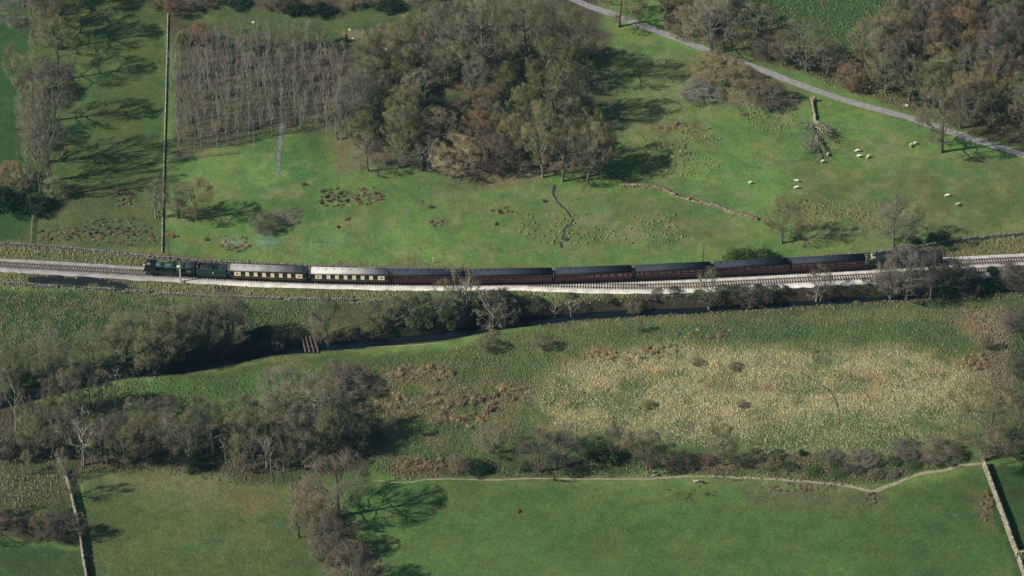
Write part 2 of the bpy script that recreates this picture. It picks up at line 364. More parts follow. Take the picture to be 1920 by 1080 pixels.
# bed of the river
dr, _, _ = polydist(x, y, RIVER); k = (1-sm(2.4, 3.9, dr))[:, None]
col = col*(1-k)+np.array((.045,.038,.026))*k
nx, ny = len(GX), len(GY)
I = (np.arange(ny-1)[:, None]*nx+np.arange(nx-1)[None, :]).ravel()
F = np.stack([I, I+1, I+nx+1, I+nx], 1)
z = z + rgh*.28*fbm(x, y, 1.9, 2)*(np.maximum(abs(x), abs(y)) < 165)
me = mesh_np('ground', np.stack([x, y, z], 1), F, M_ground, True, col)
ra = me.attributes.new('rough', 'FLOAT', 'POINT'); ra.data.foreach_set('value', rgh.astype(np.float32))
tag(link('ground', me), kind='structure')
ZG = z.reshape(ny, nx)
def Hq(px_, py_):
    i = int(np.clip(np.searchsorted(GX, px_)-1, 0, nx-2)); j = int(np.clip(np.searchsorted(GY, py_)-1, 0, ny-2))
    u = (px_-GX[i])/(GX[i+1]-GX[i]); v = (py_-GY[j])/(GY[j+1]-GY[j])
    return float((ZG[j, i]*(1-u)+ZG[j, i+1]*u)*(1-v)+(ZG[j+1, i]*(1-u)+ZG[j+1, i+1]*u)*v)
def HV(x_, y_):
    i = np.clip(np.searchsorted(GX, x_)-1, 0, nx-2); j = np.clip(np.searchsorted(GY, y_)-1, 0, ny-2)
    u = (x_-GX[i])/(GX[i+1]-GX[i]); v = (y_-GY[j])/(GY[j+1]-GY[j])
    return (ZG[j, i]*(1-u)+ZG[j, i+1]*u)*(1-v)+(ZG[j+1, i]*(1-u)+ZG[j+1, i+1]*u)*v
_cx, _cy = GX, GY; COLG = col.reshape(ny, nx, 3)
def cover_at(px_, py_):
    i = np.clip(np.searchsorted(_cx, px_), 0, nx-1); j = np.clip(np.searchsorted(_cy, py_), 0, ny-1); return COLG[j, i]

# river water
def ribbon(name, line, w, mat, dz=0, zfix=None, kind='structure', jitter=0, across=3):
    line = np.asarray(line); d = np.gradient(line, axis=0); d /= np.linalg.norm(d, axis=1)[:, None]; nrm = np.stack([-d[:, 1], d[:, 0]], 1)
    n = len(line); wv = np.full(n, w) if np.isscalar(w) else np.interp(np.linspace(0, 1, n), np.linspace(0, 1, len(w)), w)
    ts = np.linspace(-1, 1, across); V = []
    for t in ts:
        j = (1+jitter*2*fbm(np.arange(n)*.9+t*50, np.zeros(n), 2.2, 3)) if jitter and abs(t) == 1 else 1
        q = line+nrm*(wv*.5*t*j)[:, None]; zz = np.full(n, zfix) if zfix is not None else HV(q[:, 0], q[:, 1])+dz
        V.append(np.stack([q[:, 0], q[:, 1], zz], 1))
    V = np.stack(V, 1).reshape(-1, 3); i = (np.arange(n-1)[:, None]*across+np.arange(across-1)[None, :]).ravel()
    o = link(name, mesh_np(name, V, np.stack([i, i+across, i+across+1, i+1], 1), mat, True)); tag(o, kind=kind); return o
def water_mat():
    m, t, b, o = newmat('river water'); b.inputs['Base Color'].default_value = (.006,.010,.014,1); b.inputs['Roughness'].default_value = .18; b.inputs['Specular IOR Level'].default_value = .12
    n = t.nodes.new('ShaderNodeTexNoise'); n.inputs['Scale'].default_value = 1.5; tc = t.nodes.new('ShaderNodeTexCoord'); t.links.new(tc.outputs['Object'], n.inputs['Vector'])
    bp = t.nodes.new('ShaderNodeBump'); bp.inputs['Distance'].default_value = .08; bp.inputs['Strength'].default_value = .4; t.links.new(n.outputs[0], bp.inputs['Height']); t.links.new(bp.outputs[0], b.inputs['Normal']); return m
ribbon('river', RIVER, 4.6, water_mat(), zfix=-2.7)

# ------------------------------------------------------------------ tracks, paths
M_gravel = simple('gravel road', (.205,.195,.195), .95, .22, 1.1, bump=.1)
M_path = simple('worn earth path', (.225,.195,.130), .95, .25, .8)
M_ditch = simple('wet ditch mud', (.030,.034,.028), .6, .4, 2)
M_scree = simple('stony gully', (.115,.125,.12), .9, .5, 1.6)
ribbon('gravel_road', smooth_line(W0([(1000,-45),(1075,0),(1150,28),(1250,66),(1330,97),(1400,122),(1500,160),(1600,193),(1700,220),(1800,255),(1920,294),(2050,335),(2200,380)])), 2.5, M_gravel, dz=.07, jitter=.18, across=7)
ribbon('footpath', smooth_line(W0([(700,892),(760,897),(800,891),(860,890),(930,891),(1000,888),(1100,889),(1210,890),(1300,885),(1400,887),(1500,893),(1580,901),(1640,914)])), [.25,.5,.45,.7,1.0], M_path, dz=.05, jitter=.5)
ribbon('footpath', smooth_line(W0([(1640,914),(1680,898),(1730,880),(1770,875),(1800,866),(1850,861)])), [1.1,.8,1.1,.7], M_path, dz=.054, jitter=.4)
ribbon('ditch', smooth_line(W0([(1040,348),(1038,366),(1050,384),(1062,395),(1073,412),(1070,424),(1059,428),(1056,446),(1051,455),(1054,466)]), .6), [.8,.4,.6,.4,.7], M_ditch, dz=.05, jitter=.6)
ribbon('ditch', smooth_line(W0([(1500,690),(1530,708),(1560,730),(1572,760),(1575,790)]), .6), [.3,.4,.35,.2], M_ditch, dz=.06, jitter=.6)
ribbon('stony_gully', smooth_line(W0([(530,232),(526,262),(523,290),(522,318),(526,332)]), .6), [1.0,1.3,1.0,.5], M_scree, dz=.06, jitter=.7)
ribbon('field_drain', smooth_line(W0([(560,650),(600,645),(640,640),(720,643),(820,638)]), 1), .4, M_path, dz=.05, jitter=.5)

# ------------------------------------------------------------------ railway
def ballast_mat():
    m, t, b, o = newmat('track ballast'); L = t.links.new; N = t.nodes.new
    tc = N('ShaderNodeTexCoord'); at = N('ShaderNodeAttribute'); at.attribute_name = 'cover'
    v = N('ShaderNodeTexVoronoi'); v.inputs['Scale'].default_value = 9; L(tc.outputs['Object'], v.inputs['Vector'])
    n = N('ShaderNodeTexNoise'); n.inputs['Scale'].default_value = .5; n.inputs['Detail'].default_value = 6; L(tc.outputs['Object'], n.inputs['Vector'])
    r = N('ShaderNodeMapRange'); L(n.outputs[0], r.inputs[0]); r.inputs['From Min'].default_value = .3; r.inputs['From Max'].default_value = .7; r.inputs['To Min'].default_value = .72; r.inputs['To Max'].default_value = 1.2
    r2 = N('ShaderNodeMapRange'); L(v.outputs['Color'], r2.inputs[0]); r2.inputs['To Min'].default_value = .7; r2.inputs['To Max'].default_value = 1.25
    mu = N('ShaderNodeMath'); mu.operation = 'MULTIPLY'; L(r.outputs[0], mu.inputs[0]); L(r2.outputs[0], mu.inputs[1])
    s = N('ShaderNodeVectorMath'); s.operation = 'SCALE'; L(at.outputs['Color'], s.inputs[0]); L(mu.outputs[0], s.inputs['Scale']); L(s.outputs[0], b.inputs['Base Color'])
    b.inputs['Roughness'].default_value = .95
    bp = N('ShaderNodeBump'); bp.inputs['Distance'].default_value = .05; L(v.outputs['Distance'], bp.inputs['Height']); L(bp.outputs[0], b.inputs['Normal']); return m
M_ballast = ballast_mat()
RAILZ = .42
def ballast(line, w, ztop, name):
    line = np.asarray(line)[::2]; d = np.gradient(line, axis=0); d /= np.linalg.norm(d, axis=1)[:, None]; nr = np.stack([-d[:, 1], d[:, 0]], 1); n = len(line)
    prof = [(-w-.75, -.12), (-w, ztop), (-.72, ztop+.02), (0, ztop-.02), (.72, ztop+.02), (w, ztop), (w+.75, -.12)]; V = []; C = []
    for (o, zz) in prof:
        e_ = o*(1+.10*fbm(np.arange(n)*1.0+o*9, np.zeros(n), 3, 3)*(abs(o) > w-.1)); q = line+nr*(e_ if not np.isscalar(e_) else np.full(n, e_))[:, None]
        V.append(np.stack([q[:, 0], q[:, 1], np.full(n, zz)], 1))
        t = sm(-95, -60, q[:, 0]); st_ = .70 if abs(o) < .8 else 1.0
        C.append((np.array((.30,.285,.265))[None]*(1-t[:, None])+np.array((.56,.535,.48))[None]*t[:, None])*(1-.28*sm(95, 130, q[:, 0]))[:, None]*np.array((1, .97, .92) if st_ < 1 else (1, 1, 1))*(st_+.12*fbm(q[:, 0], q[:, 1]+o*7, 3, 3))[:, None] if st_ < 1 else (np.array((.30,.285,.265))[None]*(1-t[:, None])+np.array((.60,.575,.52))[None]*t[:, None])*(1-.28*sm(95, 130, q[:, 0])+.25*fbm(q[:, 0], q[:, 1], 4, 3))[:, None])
    V = np.stack(V, 1).reshape(-1, 3); C = np.stack(C, 1).reshape(-1, 3); k = len(prof); i = (np.arange(n-1)[:, None]*k+np.arange(k-1)[None, :]).ravel()
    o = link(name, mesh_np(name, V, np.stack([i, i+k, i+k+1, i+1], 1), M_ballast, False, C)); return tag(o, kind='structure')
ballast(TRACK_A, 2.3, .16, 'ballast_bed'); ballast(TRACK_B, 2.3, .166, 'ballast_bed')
M_sleeper = simple('creosoted sleeper', (.055,.040,.032), .85, .35, 2.0)
M_rail = simple('rusty rail', (.085,.048,.034), .55, .3, 1.5, spec=.5)
def track(line, name, label, s0=0, first=True, visible=None):
    root = empty(name, (0, 0, 0)); tag(root, label, kind='structure')
    line = np.asarray(line); s = np.concatenate([[0], np.cumsum(np.linalg.norm(np.diff(line, axis=0), axis=1))])
    q = np.arange(s0, s[-1], .68); px = np.interp(q, s, line[:, 0]); py = np.interp(q, s, line[:, 1]); dx = np.interp(q+.2, s, line[:, 0])-np.interp(q-.2, s, line[:, 0]); dy = np.interp(q+.2, s, line[:, 1])-np.interp(q-.2, s, line[:, 1])
    sp = MB().box(-.125, .125, -1.3, 1.3, 0, .15).build('sleeper', M_sleeper, root); me = sp.data
    keep = [i for i in range(len(q)) if abs(px[i]) < 133]; hid = [i for i in range(len(q)) if abs(px[i]) >= 133]
    if visible:
        vis = [i for i in keep if visible(px[i])]; oth = [i for i in keep if not visible(px[i])]; keep = (vis+oth)[:300]; hid += (vis+oth)[300:]
    else: hid += keep[300:]; keep = keep[:300]
    first = True
    for i in keep:
        o = sp if first else link('sleeper', me, root); first = False
        o.location = (px[i]+random.gauss(0, .02), py[i], .075+random.gauss(0, .006)); o.rotation_euler = (0, 0, math.atan2(dy[i], dx[i])+random.gauss(0, .012))
    if hid:
        mb = MB()
        for i in hid:
            b0 = len(mb.bm.verts); mb.box(-.125, .125, -1.3, 1.3, 0, .15); mb.bm.verts.ensure_lookup_table()
            bmesh.ops.transform(mb.bm, matrix=Matrix.Translation((px[i], py[i], .075)) @ Matrix.Rotation(math.atan2(dy[i], dx[i]), 4, 'Z'), verts=mb.bm.verts[b0:])
        tag(mb.build('distant_sleepers', M_sleeper, root), kind='stuff')
    d = np.gradient(line, axis=0); d /= np.linalg.norm(d, axis=1)[:, None]; nr = np.stack([-d[:, 1], d[:, 0]], 1); n = len(line)
    for sd in (-1, 1):
        V = []
        for (o_, zz) in ((-.045, .22), (-.045, RAILZ-.04), (.045, RAILZ-.04), (.045, .22)):
            qq = line+nr*(sd*.7575+o_); V.append(np.stack([qq[:, 0], qq[:, 1], np.full(n, zz)], 1))
        V = np.stack(V, 1).reshape(-1, 3); i = (np.arange(n-1)[:, None]*4+np.arange(4)[None, :]); j = (np.arange(n-1)[:, None]*4+(np.arange(4)[None, :]+1) % 4)
        link('rail', mesh_np('rail', V, np.stack([i.ravel(), j.ravel(), j.ravel()+4, i.ravel()+4], 1), M_rail), root)
    return root
track(TRACK_A, 'railway_track', 'single railway track running under the whole train and on past both ends')
track(TRACK_B, 'railway_track', 'second railway track on pale ballast in front of the maroon coaches', s0=9)

# position along the train's track
_s = np.concatenate([[0], np.cumsum(np.linalg.norm(np.diff(TRACK_A, axis=0), axis=1))])
def at_px(px):
    lo, hi = 0, _s[-1]
    for _ in range(40):
        m = (lo+hi)/2; xx = np.interp(m, _s, TRACK_A[:, 0]); yy = np.interp(m, _s, TRACK_A[:, 1])
        v = Vector((xx, yy, 1.5)) - CAM; u = 960+FPX*v.x/(v.dot(Vector((0, math.cos(TH), -math.sin(TH)))))
        if u < px: lo = m
        else: hi = m
    return Vector((np.interp(m, _s, TRACK_A[:, 0]), np.interp(m, _s, TRACK_A[:, 1]), RAILZ-.04))
def seat(root, x0, x1, L):
    """stand a vehicle of nominal length L on the rails between two points of the track"""
    p, q = at_px(x0), at_px(x1); root.location = (p+q)/2; d = q-p
    root.rotation_euler = (0, 0, math.atan2(d.y, d.x)); root.scale = (d.length/L, 1, 1)

M_black = simple('black paint', (.012,.013,.016), .4, .3, 1.5, spec=.4)
M_under = simple('grimy underframe', (.016,.017,.019), .7, .3, 2)
M_green = simple('green paint', (.014,.050,.032), .55, .2, .8, spec=.3)
M_lining = simple('orange lining', (.14,.08,.035), .5, .1, 2)
M_maroon = simple('maroon paint', (.058,.009,.017), .5, .3, .5, spec=.3)
M_umber = simple('umber paint', (.040,.014,.018), .5, .2, .8, spec=.5)
M_cream = simple('cream paint', (.85,.74,.50), .45, .08, 1.2)
M_roofd = simple('dark grey roof', (.026,.034,.046), .85, .16, .35, spec=.1)
M_roofl = simple('sooty pale roof', (.40,.385,.35), .75, .16, .35)
M_roofm = simple('sooty grey roof', (.22,.215,.205), .75, .28, .35)
M_white = simple('white paint', (.80,.80,.78), .5, .05, 2)
M_cloth = simple('white linen', (.85,.84,.82), .8, .05, 2)
M_inter = simple('dark carriage interior', (.030,.022,.020), .8, .3, 1)
M_coal = simple('coal', (.014,.014,.017), .5, .5, 6, bump=.1)
M_steel = simple('worn steel', (.32,.33,.34), .4, .2, 2, metal=.6)
M_yellow = simple('yellow warning paint', (.26,.24,.10), .5, .15, 1)
M_brass = simple('brass', (.55,.42,.18), .35, .1, 2, metal=.8)
M_lamp = simple('lamp glass', (.85,.85,.82), .3, .03, 2)
def glass_mat():
    m = bpy.data.materials.new('carriage glass'); m.use_nodes = True; t = m.node_tree; t.nodes.clear()
    o = t.nodes.new('ShaderNodeOutputMaterial'); a_ = t.nodes.new('ShaderNodeBsdfTransparent'); a_.inputs[0].default_value = (.86,.90,.92,1)
    g = t.nodes.new('ShaderNodeBsdfGlossy'); g.inputs['Roughness'].default_value = .05; f = t.nodes.new('ShaderNodeFresnel'); f.inputs[0].default_value = 1.45
    mx = t.nodes.new('ShaderNodeMixShader'); t.links.new(f.outputs[0], mx.inputs[0]); t.links.new(a_.outputs[0], mx.inputs[1]); t.links.new(g.outputs[0], mx.inputs[2]); t.links.new(mx.outputs[0], o.inputs[0]); return m
M_glass = glass_mat()

def roof_profile(hw=1.36, z0=3.08, zt=3.78, n=10):
    pr = []
    for i in range(n+1):
        a_ = math.pi*i/n; pr.append((-hw*math.cos(a_), z0+(zt-z0)*(math.sin(a_)**.75)))
    return pr[::1]
def bogie(root, xc, wb=2.6, r=.46):
    mb = MB()
    for s_ in (-1, 1):
        mb.box(xc-wb/2-.75, xc+wb/2+.75, s_*.98-.07, s_*.98+.07, .36, .74, .02)
        for dx in (-wb/2, wb/2): mb.box(xc+dx-.17, xc+dx+.17, s_*1.06-.06, s_*1.06+.06, .28, .62)
    mb.box(xc-.35, xc+.35, -.9, .9, .4, .8)
    b = mb.build('bogie', M_under, root)
    for dx in (-wb/2, wb/2):
        w = MB()
        for s_ in (-1, 1): w.cyl((xc+dx, s_*.70, r), (xc+dx, s_*.82, r), r, n=20); w.cyl((xc+dx, s_*.66, r), (xc+dx, s_*.70, r), r+.03, n=20)
        w.cyl((xc+dx, -.7, r), (xc+dx, .7, r), .08, n=8); w.build('wheelset', M_under, b)
def coach(kind, L=19.9):
    c = empty(kind+'_carriage'); pull = kind == 'pullman'
    lower = M_umber if pull else M_maroon
    X = L/2-.35; zs, zc = (1.68, 2.93) if pull else (1.98, 2.82)       # sill and top of windows
    f = MB().box(-X, X, -1.18, 1.18, .86, 1.02); 
    for s_ in (-1, 1):
        f.box(-X*.62, X*.62, s_*.9-.06, s_*.9+.06, .55, .86); f.box(-2.6, -.6, s_*.75-.3, s_*.75+.3, .38, .82); f.box(1.2, 2.8, s_*.7-.3, s_*.7+.3, .42, .82)
        f.cyl((3.4, s_*.6, .62), (4.6, s_*.6, .62), .2, n=10)
    f.build('underframe', M_under, c)
    # openings along the side: (centre, half width, kind)
    if pull:
        ops = [(-X+.42, .30, 'd'), (-X+.98, .02, 'x')]+[(-X+1.75, .24, 'r')]+[(-6.35+2.115*i, .60, 'w') for i in range(7)]+[(X-1.75, .24, 'r'), (X-.98, .02, 'x'), (X-.42, .30, 'd')]
    else:
        ops = [(-X+.40, .30, 'd'), (-X+1.55, .30, 'w')]+[(-6.6+1.886*i, .63, 'w') for i in range(8)]+[(X-1.55, .30, 'w'), (X-.40, .30, 'd')]
    body = MB()
    for s_ in (-1, 1):
        y0, y1 = s_*1.37-.04, s_*1.37+.04
        body.box(-X, X, y0, y1, .98, zs)
        if not pull: body.box(-X, X, y0, y1, zc, 3.10)
        else: body.box(-X, X, y0, y1, zc, 3.10)
    for s_ in (-1, 1): body.box(s_*X-.04, s_*X+.04, -1.33, 1.33, 1.02, 3.10)
    body.build('body', lower, c)
    pm_ = M_cream if pull else M_maroon
    for s_ in (-1, 1):
        y0, y1 = s_*1.37-.045, s_*1.37+.045; e0 = -X
        for (xc, hw, kd) in ops+[(X+.001, 0, 'e')]:
            main_ = not pull or (-X+1.0 < (e0+xc-hw)/2 < X-1.0)
            if kd == 'r': continue                     # the small oval windows sit in the wide end panels
            if xc-hw > e0+.01: MB().box(e0+.002, xc-hw-.002, y0, y1, zs+.002, zc-.002).build('window_panel' if main_ else 'vestibule_panel', pm_ if main_ else M_umber, c)
            e0 = xc+hw
    # lining
    ln = MB()
    for s_ in (-1, 1):
        if pull: ln.box(-X+.9, X-.9, s_*1.375-.045, s_*1.375+.045, 1.10, 1.13); ln.box(-X, X, s_*1.375-.045, s_*1.375+.045, zs-.05, zs-.02)
        else: ln.box(-X, X, s_*1.375-.045, s_*1.375+.045, zs-.14, zs-.10); ln.box(-X, X, s_*1.375-.045, s_*1.375+.045, 2.93, 2.96)
    ln.build('lining', M_brass if pull else M_lining, c)
    MB().prism(roof_profile(zt=3.80, z0=3.10), -X-.06, X+.06, True).build('roof', {'pullman': M_roofm, 'maroon': M_roofd}[kind], c)
    for i in range(9 if pull else 10):
        xx = -X+1.6+i*(2*X-3.2)/(8 if pull else 9)
        MB().box(xx-.14, xx+.14, -.14, .14, 3.76, 3.92).build('roof_vent', M_under if not pull else M_roofm, c)
        if i % 2: MB().box(xx-.12, xx+.12, -.72, -.48, 3.60, 3.72).build('roof_vent', M_under if not pull else M_roofm, c)
    it = MB().box(-X+.1, X-.1, -1.2, 1.2, 1.06, 1.12); it.box(-X+.1, X-.1, -.03, .03, 1.12, 3.05); it.build('interior', M_inter, c)
    for (xc, hw, kd) in ops:
        for s_ in (-1, 1):
            if (s_ > 0 and kd != 'w') or kd == 'x': continue
            yy = s_*1.355
            if kd == 'r':
                w = MB().cyl((xc, yy+s_*.03, (zs+zc)/2+.03), (xc, yy+s_*.075, (zs+zc)/2+.03), .25, n=16).build('oval_window', M_inter, c)
                MB().cyl((xc, yy+s_*.077, (zs+zc)/2+.03), (xc, yy+s_*.083, (zs+zc)/2+.03), .19, n=16).build('pane', M_glass, w); continue
            fr = MB(); t = .035
            for (a0, a1, b0, b1) in ((xc-hw, xc+hw, zs, zs+t), (xc-hw, xc+hw, zc-t, zc), (xc-hw, xc-hw+t, zs+t, zc-t), (xc+hw-t, xc+hw, zs+t, zc-t)):
                fr.box(a0+.003, a1-.003, yy-.03, yy+.03, b0+.003, b1-.003)
            if not pull and kd == 'w': fr.box(xc-hw+t, xc+hw-t, yy-.025, yy+.025, zc-.28, zc-.25)
            w = fr.build('window', M_brass if pull else M_steel, c)
            MB().box(xc-hw+t+.004, xc+hw-t-.004, yy-.004, yy+.004, zs+t+.004, zc-t-.004).build('pane', M_glass, w)
            if kd == 'w' and hw > .5:
                if pull:
                    tb = MB().box(xc-.44, xc+.44, s_*.70-.56, s_*.70+.56, 1.98, 2.04).box(xc-.44, xc+.44, s_*1.27-.012, s_*1.27+.012, 1.74, 1.975)
                    tb.cyl((xc, s_*.95, 2.04), (xc, s_*.95, 2.2), .03, n=6).cyl((xc, s_*.95, 2.2), (xc, s_*.95, 2.42), .15, .07, n=10); tb.build('dining_table', M_cloth, c)
                else:
                    hr = MB(); r_ = random.Random(int(xc*10))
                    for dx in (-.5, .5):
                        if r_.random() < .6: hr.box(xc+dx-.10, xc+dx+.10, s_*.98-.16, s_*.98+.16, 2.20, 2.36)
                    hr.box(xc-.25, xc+.25, s_*1.02-.22, s_*1.02+.22, 2.03, 2.06); hr.build('headrest_cover', M_cloth, c)
    for s_ in (-1, 1):
        MB().box(s_*(X+.22)-.18, s_*(X+.22)+.18, -.5, .5, 1.1, 3.2, .05).build('gangway_bellows', M_black, c)
        for q in (-1, 1):
            MB().cyl((s_*(X+.04), q*.86, 1.05), (s_*(X+.42), q*.86, 1.05), .09, n=8).cyl((s_*(X+.38), q*.86, 1.05), (s_*(X+.43), q*.86, 1.05), .22, n=12).build('buffer', M_black, c)
        bogie(c, s_*(X-2.95))
    if pull:
        pl = MB().box(-1.5, 1.5, -1.425, -1.412, 1.42, 1.60).build('name_panel', M_brass, c)
    return c
pm = coach('pullman'); register(pm); mm = coach('maroon'); register(mm)
specs = [(pm, 431, 578.5, 'cream and umber dining carriage with grey sooty roof, coupled right behind the green tender'),
         (pm, 582, 732, 'cream and umber dining carriage with the palest roof, just ahead of the maroon coaches')]
PG = 'cream and umber dining carriages of the train'; MG = 'maroon coaches of the train'
for k, (x0, x1, lab) in enumerate([(431, 578.5, specs[0][3]), (582, 732, specs[1][3])]):
    o = pm if k == 0 else copy_tree(pm); o.name = 'dining_carriage'; seat(o, x0, x1, 19.9); tag(o, lab, 'railway carriage', PG)
    if k == 1:
        for ch in children(o):
            if ch.name.startswith('roof') and not ch.name.startswith('roof_vent'):
                ch.data = ch.data.copy(); ch.data.materials[0] = M_roofl
labs = ['maroon coach directly behind the two cream carriages, bare tree before its rear end',
        'maroon coach second in the maroon rake, beside the loose sleepers and orange worker',
        'maroon coach third in the maroon rake, where the second track begins beside it',
        'maroon coach fourth in the maroon rake, telegraph pole standing behind its right end',
        'maroon coach fifth in the maroon rake, in front of the rounded evergreen bush',
        'last maroon coach of the train, coupled to the diesel locomotive with yellow nose']
for k, (x0, x1) in enumerate([(734, 885), (886.5, 1037), (1039, 1186), (1188.5, 1334), (1336.5, 1479), (1481, 1621.5)]):
    o = mm if k == 0 else copy_tree(mm); o.name = 'maroon_coach'; seat(o, x0, x1, 19.9); tag(o, labs[k], 'railway carriage', MG)

# steam locomotive (nose towards -x)
def wheel_spoked(root, xc, r, name='driving_wheel'):
    for s_ in (-1, 1):
        w = MB(); n = 28; y0, y1 = s_*.72, s_*.84
        A = []
        for i in range(n):
            c_, q = math.cos(2*math.pi*i/n), math.sin(2*math.pi*i/n)
            A.append([w.bm.verts.new((xc+rr*c_, yy, r+rr*q)) for rr, yy in ((r, y0), (r, y1), (r-.11, y1), (r-.11, y0))])
        for i in range(n):
            for j in range(4): w.bm.faces.new((A[i][j], A[(i+1)%n][j], A[(i+1)%n][(j+1)%4], A[i][(j+1)%4]))
        w.cyl((xc, y0, r), (xc, y1+s_*.03, r), .17, n=12)
        for i in range(12):
            a_ = 2*math.pi*i/12; w.cyl((xc+.15*math.cos(a_), (y0+y1)/2, r+.15*math.sin(a_)), (xc+(r-.1)*math.cos(a_), (y0+y1)/2, r+(r-.1)*math.sin(a_)), .03, n=5)
        w.build(name, M_green if r > .6 else M_black, root)
lo = empty('steam_locomotive'); LL = 13.6; h = LL/2
MB().box(-h+.6, h-.4, -.62, .62, .75, 1.25).build('frame', M_black, lo)
MB().cyl((-h+1.0, 0, 2.62), (-h+3.3, 0, 2.62), .92, n=28).build('smokebox', M_black, lo)
MB().cyl((-h+.96, 0, 2.62), (-h+1.0, 0, 2.62), .66, n=20).cyl((-h+.86, 0, 2.62), (-h+.96, 0, 2.62), .1, n=8).build('smokebox_door', M_black, lo)
MB().cyl((-h+3.3, 0, 2.62), (-h+5.6, 0, 2.64), .86, .88, n=28).cyl((-h+5.6, 0, 2.64), (-h+8.6, 0, 2.68), .88, .97, n=28).build('boiler', M_green, lo)
MB().prism([(-.98,1.4),(-1.0,2.7),(-.9,3.2),(-.6,3.52),(0,3.64),(.6,3.52),(.9,3.2),(1.0,2.7),(.98,1.4)], -h+8.6, -h+10.9, True).build('firebox', M_green, lo)
for i in range(6):
    xx = -h+3.35+i*1.32; rr = .875+.018*max(0, i-1)
    MB().cyl((xx, 0, 2.64), (xx+.05, 0, 2.64), rr+.025, n=28).build('boiler_band', M_green if i else M_black, lo)
MB().cyl((-h+2.0, 0, 3.42), (-h+2.0, 0, 3.92), .34, .30, n=18).cyl((-h+2.0, 0, 3.9), (-h+2.0, 0, 3.97), .36, n=18).build('chimney', M_black, lo)
MB().cyl((-h+6.3, 0, 3.42), (-h+6.3, 0, 3.70), .36, .33, n=18).cyl((-h+6.3, 0, 3.70), (-h+6.3, 0, 3.84), .33, .16, n=18).build('dome', M_green, lo)
for dx in (0, .35): MB().cyl((-h+9.2+dx, 0, 3.6), (-h+9.2+dx, 0, 3.86), .09, n=10).build('safety_valve', M_steel, lo)
MB().cyl((-h+10.3, -.4, 3.5), (-h+10.3, -.4, 3.85), .05, n=8).build('whistle', M_brass, lo)
for s_ in (-1, 1):
    MB().prism([(s_*1.18-.02,1.62),(s_*1.18+.02,1.62),(s_*1.14+.02,3.35),(s_*1.14-.02,3.35)], -h+.9, -h+3.5).build('smoke_deflector', M_black, lo)
    MB().box(-h+.4, h-.3, s_*1.12-.22, s_*1.12+.22, 1.50, 1.58).build('running_board', M_black, lo)
    MB().box(-h+.5, -h+11, s_*1.335-.012, s_*1.335+.012, 1.36, 1.50).build('valance', M_green, lo)
    MB().cyl((-h+1.5, s_*1.05, .95), (-h+3.1, s_*1.05, .95), .36, n=18).box(-h+1.55, -h+3.05, s_*1.05-.3, s_*1.05+.3, 1.2, 1.46).build('cylinder', M_green if 0 else M_black, lo)
    MB().cyl((-h+3.1, s_*1.08, .95), (-h+4.6, s_*1.08, .95), .05, n=8).box(-h+4.3, -h+7.4, s_*1.08-.04, s_*1.08+.04, .88, 1.0).build('connecting_rod', M_steel, lo)
    MB().box(-h+5.1, -h+9.5, s_*.98-.03, s_*.98+.03, .62, .74).build('coupling_rod', M_steel, lo)
    MB().cyl((-h+.05, s_*.86, 1.08), (-h+.45, s_*.86, 1.08), .10, n=8).cyl((-h, s_*.86, 1.08), (-h+.05, s_*.86, 1.08), .24, n=14).build('buffer', M_steel, lo)
    MB().cyl((-h+3.5, s_*1.0, 3.0), (-h+10.8, s_*1.06, 3.0), .03, n=6).build('handrail', M_steel, lo)
    for dx in (.2,): MB().cyl((-h+.28, s_*.70, 1.62), (-h+.28, s_*.70, 1.9), .13, n=12).cyl((-h+.12, s_*.70, 1.78), (-h+.16, s_*.70, 1.78), .14, n=12).build('headlamp', M_lamp, lo)
MB().box(-h+.42, -h+.52, -1.25, 1.25, .85, 1.32).build('buffer_beam', simple('red beam', (.30,.02,.02), .5), lo)
MB().box(-h+.5, -h+1.6, -.8, .8, 1.30, 1.60).build('front_platform', M_black, lo)
for dx in (5.15, 7.3, 9.45): wheel_spoked(lo, -h+dx, .93)
for dx in (1.2, 3.3): wheel_spoked(lo, -h+dx, .48, 'bogie_wheel')
wheel_spoked(lo, -h+11.8, .56, 'trailing_wheel')
cb = MB()
for s_ in (-1, 1):
    cb.box(-h+10.9, -h+13.1, s_*1.32-.03, s_*1.32+.03, 1.45, 2.42); cb.box(-h+10.9, -h+11.35, s_*1.32-.03, s_*1.32+.03, 2.42, 3.1); cb.box(-h+12.75, -h+13.1, s_*1.32-.03, s_*1.32+.03, 2.42, 3.1); cb.box(-h+11.35, -h+12.75, s_*1.32-.03, s_*1.32+.03, 2.95, 3.1)
cb.box(-h+10.87, -h+10.93, -1.29, 1.29, 1.45, 3.1); cb.box(-h+10.95, -h+13.3, -1.29, 1.29, 1.40, 1.46)
cab = cb.build('cab', M_green, lo)
for s_ in (-1, 1): MB().box(-h+11.4, -h+12.7, s_*1.32-.006, s_*1.32+.006, 2.44, 2.93).build('cab_window', M_glass, cab)
MB().prism([(y_, z_) for y_, z_ in roof_profile(1.36, 3.10, 3.76)], -h+10.8, -h+13.5, True).build('cab_roof', M_roofd, lo)
MB().box(-h+11.6, -h+12.3, -.4, .4, 3.72, 3.82).build('roof_ventilator', M_roofd, lo)
pl = MB()
for s_ in (-1,):
    for i, (w_, g_) in enumerate([(.13, 0), (.13, .19), (.13, .38), (.13, .57), (.13, .76)]):
        x_ = -h+11.5+g_; pl.box(x_, x_+w_, -1.372, -1.352, 2.0, 2.05); pl.box(x_, x_+w_, -1.372, -1.352, 2.2, 2.25); pl.box(x_+(.09 if i % 2 else 0), x_+(.13 if i % 2 else .04), -1.372, -1.352, 2.05, 2.2)
pl.build('cab_number', M_white, lo)
MB().box(-h+12.0, -h+12.8, -.9, .9, .5, 1.4).build('ashpan', M_black, lo)
